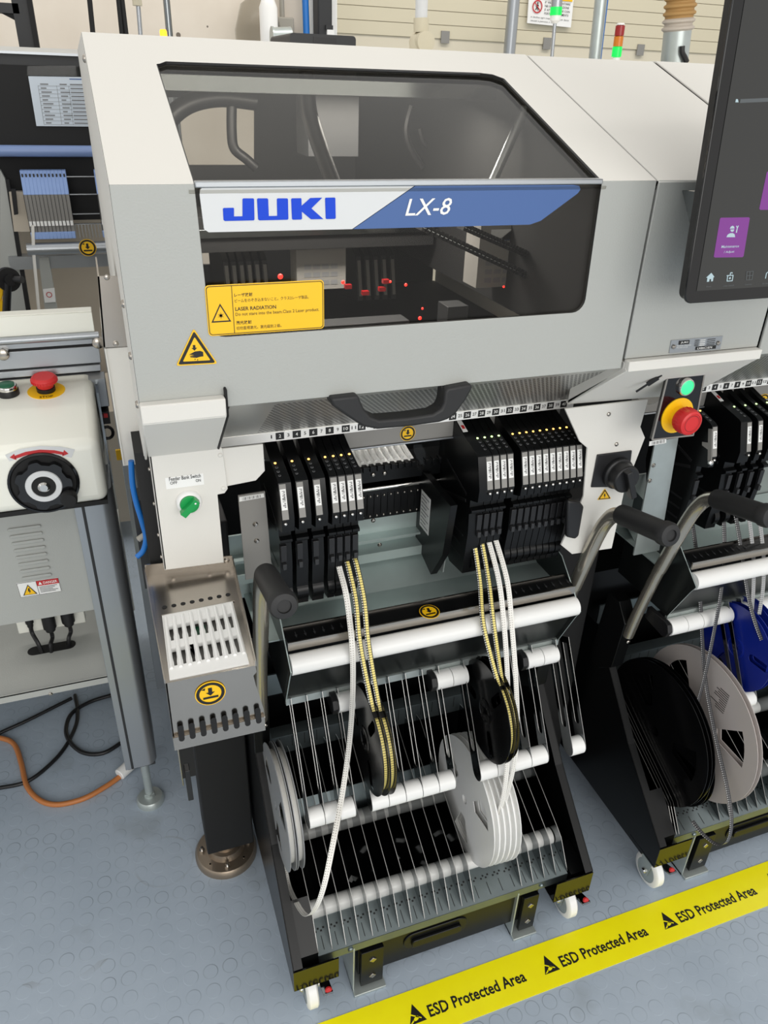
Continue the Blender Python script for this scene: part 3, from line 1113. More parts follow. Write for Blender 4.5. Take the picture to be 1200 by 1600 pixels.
# machine body, legs
m = MB('matte_black', 'dark2')
m.box(0.03, 0.86, 1.32, 1.95, 0.12, 0.99)
m.box(0.036, 0.132, 1.055, 1.16, 0.075, 0.86)
m.box(0.735, 0.862, 1.05, 1.20, 0.04, 0.80)
m.build('chassis', MACH, bevel=0.003)
m = MB('bronze', 'chrome')
fc = Vector((0.077, 1.107, 0))
m.lathe(fc, Z, [(0.0655, 0), (0.0655, 0.012), (0.061, 0.018), (0.040, 0.020), (0.036, 0.034), (0.028, 0.036), (0.028, 0.08)], 40, 0)
for i in range(8):
    a = radians(-95 + 45 * i)
    c = fc + Vector((cos(a), sin(a), 0)) * 0.050 + Z * 0.019
    if i % 2 == 0:
        m.cyl(c, c + Z * 0.006, 0.006, n=6, mi=1)
        m.cyl(c + Z * 0.006, c + Z * 0.013, 0.0035, n=10, mi=1)
    else:
        m.cyl(c - Z * 0.002, c + Z * 0.001, 0.0022, n=8, mi=1)
m.build('levelling_foot', MACH)
fo = MACH.children[-1]

# control column to the right of the hood
m = MB('white', 'grey', 'matte_black')
cx0, cx1 = W1 + 0.0042, WC
m.box(cx0, cx1, HY + 0.001, HY + 0.012, 1.164, HZ1, 1)
m.prism([sl(x, s, -0.001) for x, s in ((cx0, 0), (cx1, 0), (cx1, 1), (cx0, 1))], -sn * 0.012, 0)
m.box(cx0, cx1, TY, 1.95, TZ - 0.012, TZ - 0.001, 0)
m.box(cx0 + 0.0004, cx1, 0.790, 0.803, 1.1495, 1.1635, 0)
m.prism([(cx0, 0.792, 1.15), (cx1, 0.792, 1.15), (cx1, 0.90, 1.057), (cx0, 0.915, 1.057)], (0, 0.005, 0.004), 0)
m.prism([(cx0, 0.80, 1.16), (cx0, 0.914, 1.16), (cx0, 0.914, 1.058), (cx0, 0.80, 1.15)], (0.004, 0, 0), 0)
m.box(cx0 - 0.002, cx0 + 0.001, HY + 0.006, 0.91, 1.16, HZ1 - 0.004, 2)
m.prism([sl(x, s, -0.008) for x, s in ((W1 - 0.001, 0), (cx0 + 0.001, 0), (cx0 + 0.001, 1), (W1 - 0.001, 1))], -sn * 0.004, 2)
m.prism([sl(x, s, -0.008) for x, s in ((WC - 0.001, 0), (WC + 0.0055, 0), (WC + 0.0055, 1), (WC - 0.001, 1))], -sn * 0.004, 2)
CC = m.build('control_column', MACH, bevel=0.0012)
m = MB('alu', 'ink', 'whiteink', 'steel')
np_ = PY(HY - 0.0003, (1045.5, 552), (1125, 546), (1129.6, 525), (1049, 532))
m.prism(np_, (0, 0.0015, 0), 0)
B_ = lambda u, v: np_[0].lerp(np_[1], u).lerp(np_[3].lerp(np_[2], u), v) - Y * 0.0006


def prect(mm, B, u0, u1, v0, v1, mi, lift=0.0):
    mm.flat([B(u0, v0) - Y * lift, B(u1, v0) - Y * lift, B(u1, v1) - Y * lift, B(u0, v1) - Y * lift], mi)


prect(m, B_, 0.15, 0.35, 0.62, 0.92, 1)
prect(m, B_, 0.50, 0.90, 0.10, 0.36, 1)
m.text('JUKI', B_(0.18, 0.68) - Y * 0.0003, B_(0.32, 0.68) - B_(0.18, 0.68), B_(0.18, 0.85) - B_(0.18, 0.68), 2, 0.01)
m.text('LX86C1074', B_(0.53, 0.15) - Y * 0.0003, B_(0.82, 0.15) - B_(0.53, 0.15), B_(0.53, 0.31) - B_(0.53, 0.15), 2, 0.01)
for v in (0.5, 0.36):
    m.text('Modular Mounter' if v > 0.4 else 'Model LX-8', B_(0.12, v), B_(0.40 if v > 0.4 else 0.33, v) - B_(0.12, v), B_(0.12, v + 0.09) - B_(0.12, v), 2)
for v in (0.82, 0.68, 0.54, 0.42):
    prect(m, B_, 0.46, 0.54, v, v + 0.05, 1)
    prect(m, B_, 0.56, 0.66, v, v + 0.05, 2)
    prect(m, B_, 0.70, 0.86, v, v + 0.04, 1)
for u in (0.06, 0.93):
    screw(m, B_(u, 0.5), -Y, 0.003, 3)
sub(m.build('nameplate', MACH, fix=False), CC)
m = MB('dark', 'clear')
a, b = on(1, 0.835, (994, 612)), on(1, 0.815, (1034, 586))
m.tube([a, a.lerp(b, 0.5), b], 0.0016, 8)
m.tube([a.lerp(b, 0.45), a.lerp(b, 0.85)], 0.0036, 8)
sub(m.build('cover_sensor', MACH), CC)

# white panel with the main switch
YW = 0.902
m = MB('white', 'steel')
m.prism(PY(YW, (883, 639), (1013, 624), (1001, 667), (1008, 684), (986, 740), (975, 770), (956, 857), (894, 866), (877, 852), (912, 776), (918, 700), (906, 690)), (0, 0.004, 0))
for p in ((951, 647), (963, 694)):
    screw(m, on(1, YW, p), -Y, 0.0035, 1)
WP = m.build('switch_panel', MACH, bevel=0.0008)
m = MB('dark', 'satin_black')
kc = on(1, YW, (962, 737))
m.prism(PY(YW - 0.003, (934, 711), (988, 704), (981, 761), (924, 762)), (0, 0.003, 0))
m.lathe(kc, -Y, [(0.027, 0.003), (0.027, 0.010), (0.0235, 0.012), (0.0235, 0.030), (0.021, 0.032), (0, 0.032)], 32, 0)
d = (on(1, YW, (968, 768)) - kc).normalized()
e = Vector((-d.z, 0, d.x))
m.obox(kc - Y * 0.037 + d * 0.005, d * 0.026, e * 0.005, Y * 0.007, 0)
o = m.build('isolator_switch', MACH, bevel=0.0012)
o['label'] = 'black rotary isolator switch'
sub(o, WP)
a, b, c = PY(YW - 0.0002, (933, 781), (954.5, 779), (945, 763))
sub(tri_sticker('voltage_sticker', a, b, c, -Y, MACH, BOLT), WP)
m = MB('dark')
m.prism(PY(YW - 0.012, (888, 783), (907, 785), (913, 792), (905, 838), (899, 843), (886, 840)), (0, 0.010, 0))
sub(m.build('cable_guard', MACH, bevel=0.003), WP)

# emergency stop panel hanging under the column
YE = 0.83
m = MB('gloss_black', 'plategrey', 'ink', 'white')
ep = PY(YE, (1047, 574), (1103.5, 569), (1083, 680), (1019, 687))
m.prism(ep, (0, 0.006, 0), 0)
for i in range(4):
    j = (i + 1) % 4
    m.cyl(ep[i], ep[j], 0.0014, n=6, mi=1)
ic = PY(YE - 0.0004, (1063.5, 589), (1079, 587), (1081, 574), (1066, 576))
m.prism(ic, (0, 0.0004, 0), 1)
I_ = lambda u, v: ic[0].lerp(ic[1], u).lerp(ic[3].lerp(ic[2], u), v) - Y * 0.0003
m.disc(I_(0.32, 0.72), X, Z, 0.0028, 2, 14, 0.0022)
m.disc(I_(0.68, 0.28), X, Z, 0.0028, 2, 14, 0.0022)
m.flat([I_(0.40, 0.60), I_(0.45, 0.62), I_(0.66, 0.42), I_(0.60, 0.40)], 2)
EP = m.build('emergency_panel', MACH)
m = MB('chrome', 'lampgreen')
c = on(1, YE, (1070, 603.5))
m.lathe(c, -Y, [(0.0135, 0), (0.0135, 0.004), (0.0125, 0.006), (0.0108, 0.0062), (0.0108, 0.004)], 28, 0)
m.lathe(c, -Y, [(0.0105, 0.003), (0.0105, 0.0055), (0.008, 0.0065), (0, 0.0068)], 28, 1)
o = m.build('start_button', MACH)
o['label'] = 'lit green push button'
sub(o, EP)
m = MB('yellow', 'red', 'ink')
c = on(1, YE, (1057.5, 649))
m.lathe(c, -Y, [(0.0275, 0), (0.0275, 0.0015), (0.0155, 0.0015), (0.0150, 0.014), (0.0135, 0.014)], 36, 0)
m.lathe(c, -Y, [(0.013, 0.010), (0.018, 0.012), (0.0192, 0.016), (0.0192, 0.029), (0.0180, 0.0325), (0.015, 0.034), (0.0145, 0.033), (0, 0.033)], 36, 1)
for i in range(20):
    a = 2 * pi * i / 20
    d = Vector((cos(a), 0, sin(a)))
    m.obox(c - Y * 0.020 + d * 0.0192, d * 0.0006, Vector((-sin(a), 0, cos(a))) * 0.0008, Y * 0.0045, 1)
m.disc(c - Y * 0.0342, X, Z, 0.0125, 2, 28, 0.0120)
o = m.build('emergency_stop_button', MACH)
o['label'] = 'red emergency stop button on a yellow collar'
sub(o, EP)
m = MB('zinc', 'label', 'ink', 'steel')
gp = PY(0.955, (1024, 690), (1060, 684), (1030, 860), (990, 868))
m.prism(gp, (0, 0.003, 0), 0)
q = PY(0.9545, (1014, 697), (1041, 692), (1041, 685), (1015, 690))
m.prism(q, (0, 0.0004, 0), 1)
for i in range(12):
    t = 0.15 + i * 0.065
    a, b = q[0].lerp(q[1], t), q[3].lerp(q[2], t)
    m.flat([a.lerp(b, 0.15) - Y * 0.0004, a.lerp(b, 0.15) + X * (0.0004 + 0.0003 * (i % 3)) - Y * 0.0004, a.lerp(b, 0.85) + X * (0.0004 + 0.0003 * (i % 3)) - Y * 0.0004, a.lerp(b, 0.85) - Y * 0.0004], 2)
for p in ((1021, 727), (1015, 751)):
    screw(m, on(1, 0.955, p), -Y, 0.004, 3)
m.build('feeder_side_plate', MACH)
m = MB('plategrey', 'label', 'ink', 'steel')
gp = PY(0.955, (372, 775), (414, 768), (425, 893), (396, 904), (384, 906))
m.prism(gp, (0, 0.003, 0), 0)
q = PY(0.9545, (374, 784), (413, 777), (412, 771), (374, 777))
m.prism(q, (0, 0.0004, 0), 1)
for i in range(14):
    t = 0.12 + i * 0.055
    a, b = q[0].lerp(q[1], t), q[3].lerp(q[2], t)
    m.flat([a.lerp(b, 0.15) - Y * 0.0004, a.lerp(b, 0.15) + X * (0.0004 + 0.0003 * (i % 3)) - Y * 0.0004, a.lerp(b, 0.85) + X * (0.0004 + 0.0003 * (i % 3)) - Y * 0.0004, a.lerp(b, 0.85) - Y * 0.0004], 2)
for p in ((399, 819), (401, 845)):
    screw(m, on(1, 0.955, p), -Y, 0.004, 3)
m.build('feeder_side_plate', MACH)

# feeder bank between and behind the feeders
m = MB('whitetrans', 'plategrey')
q = [on(1, 1.055, p) for p in ((553, 727), (648, 716), (640, 693), (545, 700))]
q[2].y = q[3].y = 1.13
q[0].z = q[1].z = 0.925
q[2].z = q[3].z = 0.955
m.prism(q, (0, 0.004, -0.006))
bq = lambda u, v: q[3].lerp(q[2], u).lerp(q[0].lerp(q[1], u), v)
for i in range(9):
    u = 0.05 + i * 0.11
    m.tube([bq(u, 0.05) + Z * 0.002, bq(u + 0.012, 0.4) + Z * 0.004, bq(u - 0.005, 0.7) + Z * 0.003, bq(u + 0.004, 0.92) + Z * 0.001], 0.0032, 6)
m.build('tape_guide_comb', MACH)
m = MB('satin_black', 'steel', 'chrome')
bx0, bx1 = 0.30, 0.66
m.box(bx0, bx1, 1.050, 1.10, 0.895, 0.923)
m.box(bx0, bx1, 1.055, 1.10, 0.822, 0.878)
for i in range(22):
    x = 0.305 + 0.0123 * i
    m.box(x + 0.002, x + 0.0103, 1.046, 1.06, 0.916, 0.926)
    m.box(x, x + 0.0015, 1.0535, 1.056, 0.830, 0.870)
    m.lathe((x + 0.006, 1.055, 0.866), -Y, [(0.0026, 0), (0.002, 0.002), (0, 0.0025)], 8, 1)
    m.lathe((x + 0.006, 1.055, 0.828), -Y, [(0.0026, 0), (0.002, 0.002), (0, 0.0025)], 8, 1)
for p in ((583, 741.5), (601, 739)):
    screw(m, on(1, 1.05, p), -Y, 0.004, 1)
m.cyl((bx0, 1.052, 0.882), (bx1, 1.052, 0.882), 0.004, mi=2)
m.build('feeder_connector_bank', MACH, bevel=0.0006)
m = MB('deck', 'steel')
m.box(0.13, 0.735, 1.062, 1.066, 0.70, 0.825)
m.box(0.13, 0.735, 1.040, 1.064, 0.785, 0.789)
m.box(0.13, 0.735, 1.030, 1.062, 0.750, 0.768)
for p in ((593, 851), (583, 813)):
    screw(m, on(1, 1.03, p), -Y, 0.004, 1)
m.build('bank_plate', MACH)
# black module beside the right group of feeders and its clear sheet
m = MB('satin_black', 'label', 'greyink', 'zinc')
mx = 0.462
m.prism([(mx, y, z) for y, z in ((0.93, 0.90), (1.06, 0.905), (1.06, 0.76), (0.985, 0.735), (0.945, 0.80))], (0.012, 0, 0))
q = [Vector((mx - 0.0006, y, z)) for y, z in ((1.045, 0.872), (1.005, 0.872), (1.005, 0.802), (1.045, 0.802))]
m.prism(q, (0.0004, 0, 0), 1)
for i in range(9):
    z = 0.866 - i * 0.007
    m.flat([(mx - 0.0009, 1.041, z), (mx - 0.0009, 1.009 + 0.01 * (i % 2), z), (mx - 0.0009, 1.009 + 0.01 * (i % 2), z - 0.002), (mx - 0.0009, 1.041, z - 0.002)], 2)
m.prism([(mx + 0.013, y, z) for y, z in ((0.955, 0.83), (1.0, 0.83), (1.0, 0.74), (0.965, 0.75))], (0.002, 0, 0), 3)
o = m.build('blank_module', MACH, bevel=0.0015)
o['label'] = 'black blanking module with a printed label'
m = MB('clear')
m.prism([(x, 1.022, z) for x, z in ((0.432, 0.968), (0.488, 0.968), (0.488, 0.945), (0.462, 0.918), (0.444, 0.918))], (0, 0.0008, 0))
m.build('clear_flap', MACH)

# inside the hood
m = MB('matte_black', 'dark2')
YR = 1.95
h1 = PY(YR, (250, 152), (398, 152), (398, 258), (255, 258))
h2 = PY(YR, (614, 163), (684, 163), (690, 251), (612, 251))
h3 = PY(YR, (300, 366), (398, 364), (402, 412), (304, 414))
outer = [(W0, YR, 0.95), (0.855, YR, 0.95), (0.855, YR, 1.503), (W0, YR, 1.503)]
m.prism(outer, (0, 0.01, 0), 1, [h1, h2, h3])
m.box(0.03, 0.86, 1.16, 1.95, 0.99, 1.005, 0)
m.build('rear_panel', MACH)
m = MB('dark2', 'zinc_dark', 'matte_black', 'alu')
m.box(0.04, 0.62, 1.42, 1.56, 1.20, 1.26, 2)
m.box(0.04, 0.62, 1.415, 1.42, 1.225, 1.240, 1)
a, b = PY(1.38, (480, 140), (560, 245))
m.box(a.x, b.x, 1.38, 1.46, b.z, a.z, 0)
rl = PY(1.12, (405, 523), (640, 503))
m.box(rl[0].x, rl[1].x, 1.12, 1.16, rl[0].z - 0.02, rl[0].z + 0.006, 0)
a, b = PY(1.10, (700, 480), (730, 508))
m.box(a.x, b.x, 1.10, 1.14, b.z - 0.02, a.z, 0)
for i in range(12):
    x = rl[0].x + (rl[1].x - rl[0].x) * (i + 0.5) / 12
    m.cyl((x, 1.1195, rl[0].z - 0.004), (x, 1.118, rl[0].z - 0.004), 0.004, n=10, mi=2)
m.box(0.06, 0.60, 1.17, 1.30, 1.455, 1.475, 1)
m.build('gantry', MACH, bevel=0.002)
m = MB('dark')
m.tube(PY(1.5, (255, 205), (270, 180), (300, 160), (345, 152), (400, 158)), 0.016, 10, res=6)
m.tube(PY(1.5, (362, 165), (362, 205), (366, 232), (384, 248), (400, 262)), 0.009, 10, res=6)
m.tube(PY(1.2, (478, 105), (482, 170), (498, 225), (520, 284)), 0.012, 10, res=6)
m.tube(PY(1.5, (642, 165), (634, 200), (640, 230), (660, 262)), 0.007, 8, res=6)
m.tube(PY(1.5, (655, 200), (664, 225), (690, 235)), 0.006, 8, res=6)
m.build('inner_cable', MACH)
m = MB('alu')
m.cyl(on(1, 1.13, (822, 168)), on(1, 1.13, (768, 287)), 0.0072)
m.build('slanted_tube', MACH)  # pale metal tube slanting behind the upper window
m = MB('dark', 'zinc_dark')
for p0, p1 in (((655, 352), (818, 428)), ((720, 352), (838, 404))):
    a, b = PY(1.08, p0, p1)
    n = 26
    for i in range(n):
        c = a.lerp(b, (i + 0.5) / n)
        d = (b - a) / n
        m.obox(c, d * 0.36, Y * 0.012, d.cross(Y).normalized() * 0.0055, 0)
        m.cyl(c - d * 0.3 - Y * 0.013, c + d * 0.3 - Y * 0.013, 0.0012, n=6, mi=1)
m.build('cable_chain', MACH)
for (p0, p1, YY) in (((462, 362), (540, 450), 1.45), ((752, 352), (820, 446), 1.13)):
    m = MB('plategrey', 'bandwhite', 'bandblue', 'greyink', 'whiteink')
    a, b = PY(YY, p0, p1)
    x0, x1, z0, z1 = a.x, b.x, b.z, a.z
    m.box(x0, x1, YY, YY + 0.05, z0, z1, 0)
    f = lambda u, v: Vector((x0 + (x1 - x0) * u, YY - 0.0006, z0 + (z1 - z0) * v))
    m.flat([f(0.2, 0.76), f(0.8, 0.76), f(0.8, 0.93), f(0.2, 0.93)], 1)
    m.flat([f(0.36, 0.755), f(0.8, 0.755), f(0.8, 0.93), f(0.62, 0.93)], 2)
    m.flat([f(0.66, 0.80) - Y * 0.0004, f(0.70, 0.80) - Y * 0.0004, f(0.73, 0.89) - Y * 0.0004, f(0.69, 0.89) - Y * 0.0004], 4)
    for i in range(4):
        for j in range(3):
            m.flat([f(0.15 + i * 0.18, 0.08 + j * 0.14), f(0.29 + i * 0.18, 0.08 + j * 0.14), f(0.29 + i * 0.18, 0.16 + j * 0.14), f(0.15 + i * 0.18, 0.16 + j * 0.14)], 3)
    m.build('head_unit', MACH, fix=False)
m = MB('ledred', 'stackred')
for p, r in (((438, 432), 0.004), ((656, 497), 0.003), ((536, 441), 0.003), ((634, 445), 0.0025), ((610, 440), 0.002), ((787, 448), 0.002), ((660, 482), 0.002)):
    c = on(1, 1.10, p)
    m.lathe(c, -Y, [(r, 0), (r * 0.7, r * 0.7), (0, r)], 10, 0)
for p in ((545, 448), (598, 452), (604, 440), (572, 458)):
    c = on(1, 1.30, p)
    m.box(c.x - 0.006, c.x + 0.006, 1.30, 1.31, c.z - 0.004, c.z + 0.003, 1)
m.build('status_led', MACH)

# ------------------------------------------------------------------ the next machine in the line
NB = thing('placement_machine', 'next white and grey machine, cut off at the right edge behind the touch screen', 'machine', (1.2, 1.2, 0))
m = MB('white', 'grey', 'matte_black')
nx0, nx1 = WC + 0.0045, 1.75
m.box(nx0, nx1, HY, HY + 0.012, HZ0, HZ1, 1)
m.prism([sl(x, s) for x, s in ((nx0, 0), (nx1, 0), (nx1, 1), (nx0, 1))], -sn * 0.012, 0)
m.box(nx0, nx1, TY, 1.95, TZ - 0.012, TZ, 0)
m.prism([(nx0, y, z) for y, z in side], (0.004, 0, 0), 0)
m.build('hood', NB, bevel=0.0012)
lower_front(0.8645, 1.36, NB, PITCH, 2)
m = MB('matte_black', 'zinc')
m.box(0.875, 1.75, 1.30, 1.95, 0.12, 0.99)
m.box(0.88, 1.48, 1.062, 1.066, 0.70, 0.825, 1)
m.box(1.03, 1.4, 1.05, 1.10, 0.82, 0.925, 0)
m.build('chassis', NB)
pinch_sticker('hand_crush_sticker', on(1, 1.0115, (1192, 626)), X, Z, 0.0135, NB)

# ------------------------------------------------------------------ touch screen
MO = on(0, 0.632, (1069, 475))
MT_ = on(0, 0.632, (1145, 0))
up = (MT_ - MO).normalized()
mn = X.cross(up).normalized()          # towards the viewer
if mn.y > 0:
    mn = -mn
up_px = (MT_ - MO).length
mon = thing('touch_screen', 'large black touch screen with purple Maintenance tile and home icon', 'screen', tuple(MO))


def mp(px, py, lift=0.0):
    d = ray(px, py)
    return CAMP + d * ((MO - CAMP).dot(mn) / d.dot(mn)) + mn * lift


MWd, MHt = 0.235, up_px * 1.22
q = lambda u, v, k=0.0: MO + X * u + up * v + mn * k
m = MB('gloss_black', 'dark')
m.prism([q(u, v, 0.0) for u, v in rrect(0, MWd, 0, MHt, 0.010)], -mn * 0.004, 0)
m.prism([q(u, v, -0.004) for u, v in rrect(0.003, MWd - 0.003, 0.003, MHt - 0.003, 0.010)], -mn * 0.012, 1)
m.prism([q(u, v, -0.016) for u, v in rrect(0.02, MWd - 0.02, 0.03, MHt - 0.03, 0.010)], -mn * 0.014, 1)
m.build('monitor_case', mon, bevel=0.001)
m = MB('screen')
m.prism([q(0.0145, 0.014, 0.0002), q(MWd - 0.0145, 0.014, 0.0002), q(MWd - 0.0145, MHt - 0.02, 0.0002), q(0.0145, MHt - 0.02, 0.0002)], mn * 0.0004)
SCR = m.build('display', mon)
L0 = 0.0009
g = lambda u, v, l=L0: mp(1020 + u / 6.155, 240 + v / 6.155, l)
gi = lambda u, v: g(u, v, L0 + 0.0004)


def icon(name, fn):
    m = MB('purple', 'iconw', 'iconw2')
    fn(m)
    return sub(m.build(name, mon, fix=False), SCR)


def cap_text(m, t, a, b, h, mi):
    p0, p1, p2 = gi(*a), gi(*b), gi(a[0] + h * 0.25, a[1] - h)
    m.text(t, p0, p1 - p0, p2 - p0, mi, 0.006)


def tile(m):
    m.flat([g(*p) for p in ((650, 616), (918, 612), (927, 622), (868, 985), (855, 996), (592, 999), (581, 990), (640, 628))], 0)
    m.flat([gi(*p) for p in ((700, 803), (712, 778), (735, 765), (762, 764), (780, 776), (783, 803))], 1)
    m.flat([gi(*p) for p in ((738, 730), (776, 728), (770, 745), (755, 753), (742, 746))], 1)
    m.flat([gi(*p) for p in ((732, 722), (742, 702), (760, 692), (774, 702), (778, 720))], 1)
    m.flat([gi(*p) for p in ((790, 758), (800, 715), (792, 695), (798, 692), (804, 704), (812, 690), (819, 694), (809, 716), (800, 762))], 1)
    cap_text(m, 'Maintenance', (650, 908), (818, 900), 26, 1)
    cap_text(m, '/ Adjust', (672, 963), (772, 957), 28, 1)


def home(m):
    m.flat([gi(*p) for p in ((505, 1192), (556, 1145), (585, 1185), (575, 1190), (570, 1226), (552, 1228), (554, 1205), (538, 1206), (534, 1230), (512, 1232), (518, 1192))], 1)
    cap_text(m, 'Home', (505, 1285), (552, 1281), 13, 2)


def lock(m):
    for a, b in (((705, 1172), (765, 1168)), ((765, 1168), (756, 1222)), ((756, 1222), (706, 1226)), ((706, 1226), (712, 1172)), ((736, 1168), (740, 1145)), ((740, 1145), (754, 1143)), ((754, 1143), (757, 1150))):
        m.cyl(gi(*a), gi(*b), 0.0005, n=5, mi=1)
    m.disc(gi(734, 1197), X, up, 0.0013, 1, 12)
    cap_text(m, 'Cover Unlock', (666, 1279), (772, 1272), 16, 2)


def teach(m):
    for a, b in (((895, 1135), (958, 1130)), ((958, 1130), (946, 1210)), ((946, 1210), (890, 1214)), ((890, 1214), (897, 1135)), ((926, 1133), (918, 1212)), ((893, 1174), (952, 1170))):
        m.cyl(gi(*a), gi(*b), 0.0003, n=5, mi=2)
    cap_text(m, 'Teaching', (873, 1268), (940, 1262), 15, 2)


def gauge(m):
    m.tube([gi(1075, 1200), gi(1085, 1150), gi(1110, 1130), gi(1140, 1128)], 0.0005, 5, 1)
    cap_text(m, 'Vis Unit', (1040, 1257), (1105, 1252), 15, 2)


icon('maintenance_tile', tile)
icon('upper_tile', lambda m: m.flat([g(*p) for p in ((1200, 150), (1120, 154), (1090, 180), (1018, 530), (1028, 541), (1200, 540))], 0))
icon('home_icon', home)
icon('lock_icon', lock)
icon('grid_icon', teach)
icon('gauge_icon', gauge)
icon('status_flag', lambda m: m.flat([mp(1148, 160, L0), mp(1153, 160, L0), mp(1152, 155, L0), mp(1149, 155, L0)], 1))
icon('status_bar', lambda m: m.flat([mp(1155, 161, L0), mp(1200, 159, L0), mp(1201, 153, L0), mp(1156, 155, L0)], 2))
m = MB('dark2', 'zinc_dark')
m.obox(q(0.10, 0.20, -0.045), X * 0.05, up * 0.05, mn * 0.016)
m.box(0.70, 0.78, 0.775, 0.7995, 1.36, 1.374, 0)
m.prism([q(0.030, 0.055, -0.03), q(0.030, 0.12, -0.03), q(0.034, 0.12, -0.075)], X * 0.003, 1)
m.build('mounting_arm', mon, bevel=0.002)

# ------------------------------------------------------------------ tape feeders
LX = lambda n: 0.1816 + 0.01229 * n
fn = Vector((0, -0.224, 0.974)).normalized()
fd = Vector((0, -0.0175, -0.055)).normalized()
ff = Vector((0, -0.953, 0.303)).normalized()


def topz(y):
    return 0.9885 + (y - 0.925) * 0.23


def make_feeder(led, wide=False, bracket=False, broad=False):
    ORIG = Vector((0, 0.97, 0.757))
    t = thing('tape_feeder', 'x', 'feeder', tuple(ORIG), None)
    w = 0.0112
    m = MB('satin_black', 'dark')
    prof = [(1.06, 1.0), (1.011, 1.009), (1.008, 1.0105), (0.978, 1.0005), (0.925, 0.9885), (0.919, 0.985), (0.9035, 0.936), (0.905, 0.914), (0.918, 0.909), (0.930, 0.905), (0.930, 0.893), (0.9215, 0.890), (0.9215, 0.886), (0.930, 0.880), (0.927, 0.845), (0.932, 0.80), (0.934, 0.764), (0.985, 0.757), (1.035, 0.79), (1.06, 0.86)]
    xa = -w / 2 - (0.0123 if wide else 0)
    xz = w / 2 + (0.0072 if broad else 0)
    m.prism([(xa, y, z) for y, z in prof], (xz - xa, 0, 0))
    for k, z in enumerate((0.83, 0.81, 0.79)):       # ribs of the moulded side
        m.box(xa - 0.0004, xa, 0.945, 1.03, z, z + 0.004, 1)
    m.obox((xa - 0.0003, 0.985, 0.92), (0.0003, 0, 0), (0, 0.04, 0.012), (0, -0.0008, 0.0025), 1)
    m.obox((xa - 0.0003, 0.985, 0.885), (0.0003, 0, 0), (0, 0.04, -0.012), (0, 0.0008, 0.0025), 1)
    BODY = m.build('body', t, bevel=0.0012)
    m = MB(led)
    c = Vector((0, 0.960, topz(0.960)))
    m.lathe(c, fn, [(0.0017, -0.0003), (0.0017, 0.0006), (0.0009, 0.0011), (0, 0.0012)], 10)
    m.build('indicator_led', t)
    for y, r in ((0.9505, 0.0023), (0.9415, 0.0023), (0.9325, 0.0021)):
        m = MB('dark2', 'greyink')
        c = Vector((0, y, topz(y)))
        m.lathe(c, fn, [(r, 0), (r, 0.0004), (r * 0.82, 0.0006)], 14, 1)
        m.lathe(c, fn, [(r * 0.8, 0.0004), (r * 0.5, 0.0007), (0, 0.0007)], 12, 0)
        m.build('button', t)
    o0 = Vector((0, 0.919, 0.9845))
    at = lambda x, s, k: o0 + X * x + fd * s + ff * k
    m = MB('plategrey')
    m.prism([at(-0.0046, 0.001, 0), at(0.0046, 0.001, 0), at(0.0046, 0.052, 0), at(-0.0046, 0.052, 0)], ff * 0.001)
    LP = m.build('label_plate', t)
    m = MB('label', 'ink')
    m.prism([at(-0.0042, 0.008, 0.0011), at(0.0040, 0.008, 0.0011), at(0.0040, 0.038, 0.0011), at(-0.0042, 0.038, 0.0011)], ff * 0.0002)
    rnd = random.Random(7)
    s = 0.0105
    while s < 0.034:
        h = rnd.choice((0.0004, 0.0007, 0.0011))
        x0 = -0.0018 if rnd.random() > 0.25 else 0.0002
        m.flat([at(x0, s, 0.0015), at(0.0026, s, 0.0015), at(0.0026, s + h, 0.0015), at(x0, s + h, 0.0015)], 1)
        s += h + rnd.choice((0.0005, 0.0008, 0.0012))
    o = m.build('barcode_label', t, fix=False)
    sub(o, LP)
    m = MB('chrome')
    c = at(-0.001, 0.058, 0.0005)
    m.lathe(c, ff, [(0.0026, -0.002), (0.0026, 0.001), (0.0018, 0.0025), (0, 0.003)], 12)
    m.build('latch_pin', t)
    m = MB('dark2', 'dark')
    m.box(-0.003, 0.003, 0.921, 0.93, 0.838, 0.848)
    m.box(-0.0045, 0.0045, 0.925, 0.93, 0.850, 0.878, 1)
    m.build('tape_guide', t, bevel=0.0006)
    m = MB('satin_black')
    m.cyl((-0.0052, 0.945, 0.785), (xz - 0.0004, 0.945, 0.785), 0.0175, n=24)
    m.build('guide_roller', t)
    if wide:
        m = MB('label', 'redink')
        y0, y1 = 0.978, 1.004
        m.prism([(-0.0165, y0, topz(y0) + 0.0006), (-0.0085, y0, topz(y0) + 0.0006), (-0.0085, y1, topz(y1) + 0.0030), (-0.0165, y1, topz(y1) + 0.0030)], (0, 0, 0.0004), 0)
        m.flat([(-0.015, 0.984, topz(0.984) + 0.0022), (-0.010, 0.984, topz(0.984) + 0.0022), (-0.010, 0.992, topz(0.992) + 0.003), (-0.015, 0.992, topz(0.992) + 0.003)], 1)
        m.build('red_marked_label', t, fix=False)
    if bracket:
        m = MB('plategrey', 'chrome')
        m.prism([at(-0.0066, 0.004, -0.008), at(-0.0066, 0.004, 0.001), at(-0.0066, 0.06, 0.001), at(-0.0066, 0.06, -0.008), at(-0.0066, 0.040, -0.008), at(-0.0066, 0.034, -0.022), at(-0.0066, 0.028, -0.022), at(-0.0066, 0.028, -0.008)], (0.0012, 0, 0))
        m.lathe(at(-0.0062, 0.062, -0.001), ff, [(0.0042, -0.002), (0.0042, 0.002), (0, 0.003)], 16, 1)
        m.build('clamp_bracket', t)
    return t


FA = make_feeder('ledorange')
FW = make_feeder('ledorange', broad=True)
FG = make_feeder('ledgreen')
FGW = make_feeder('ledgreen', wide=True)
FB = make_feeder('ledorange', bracket=True)
used = set()


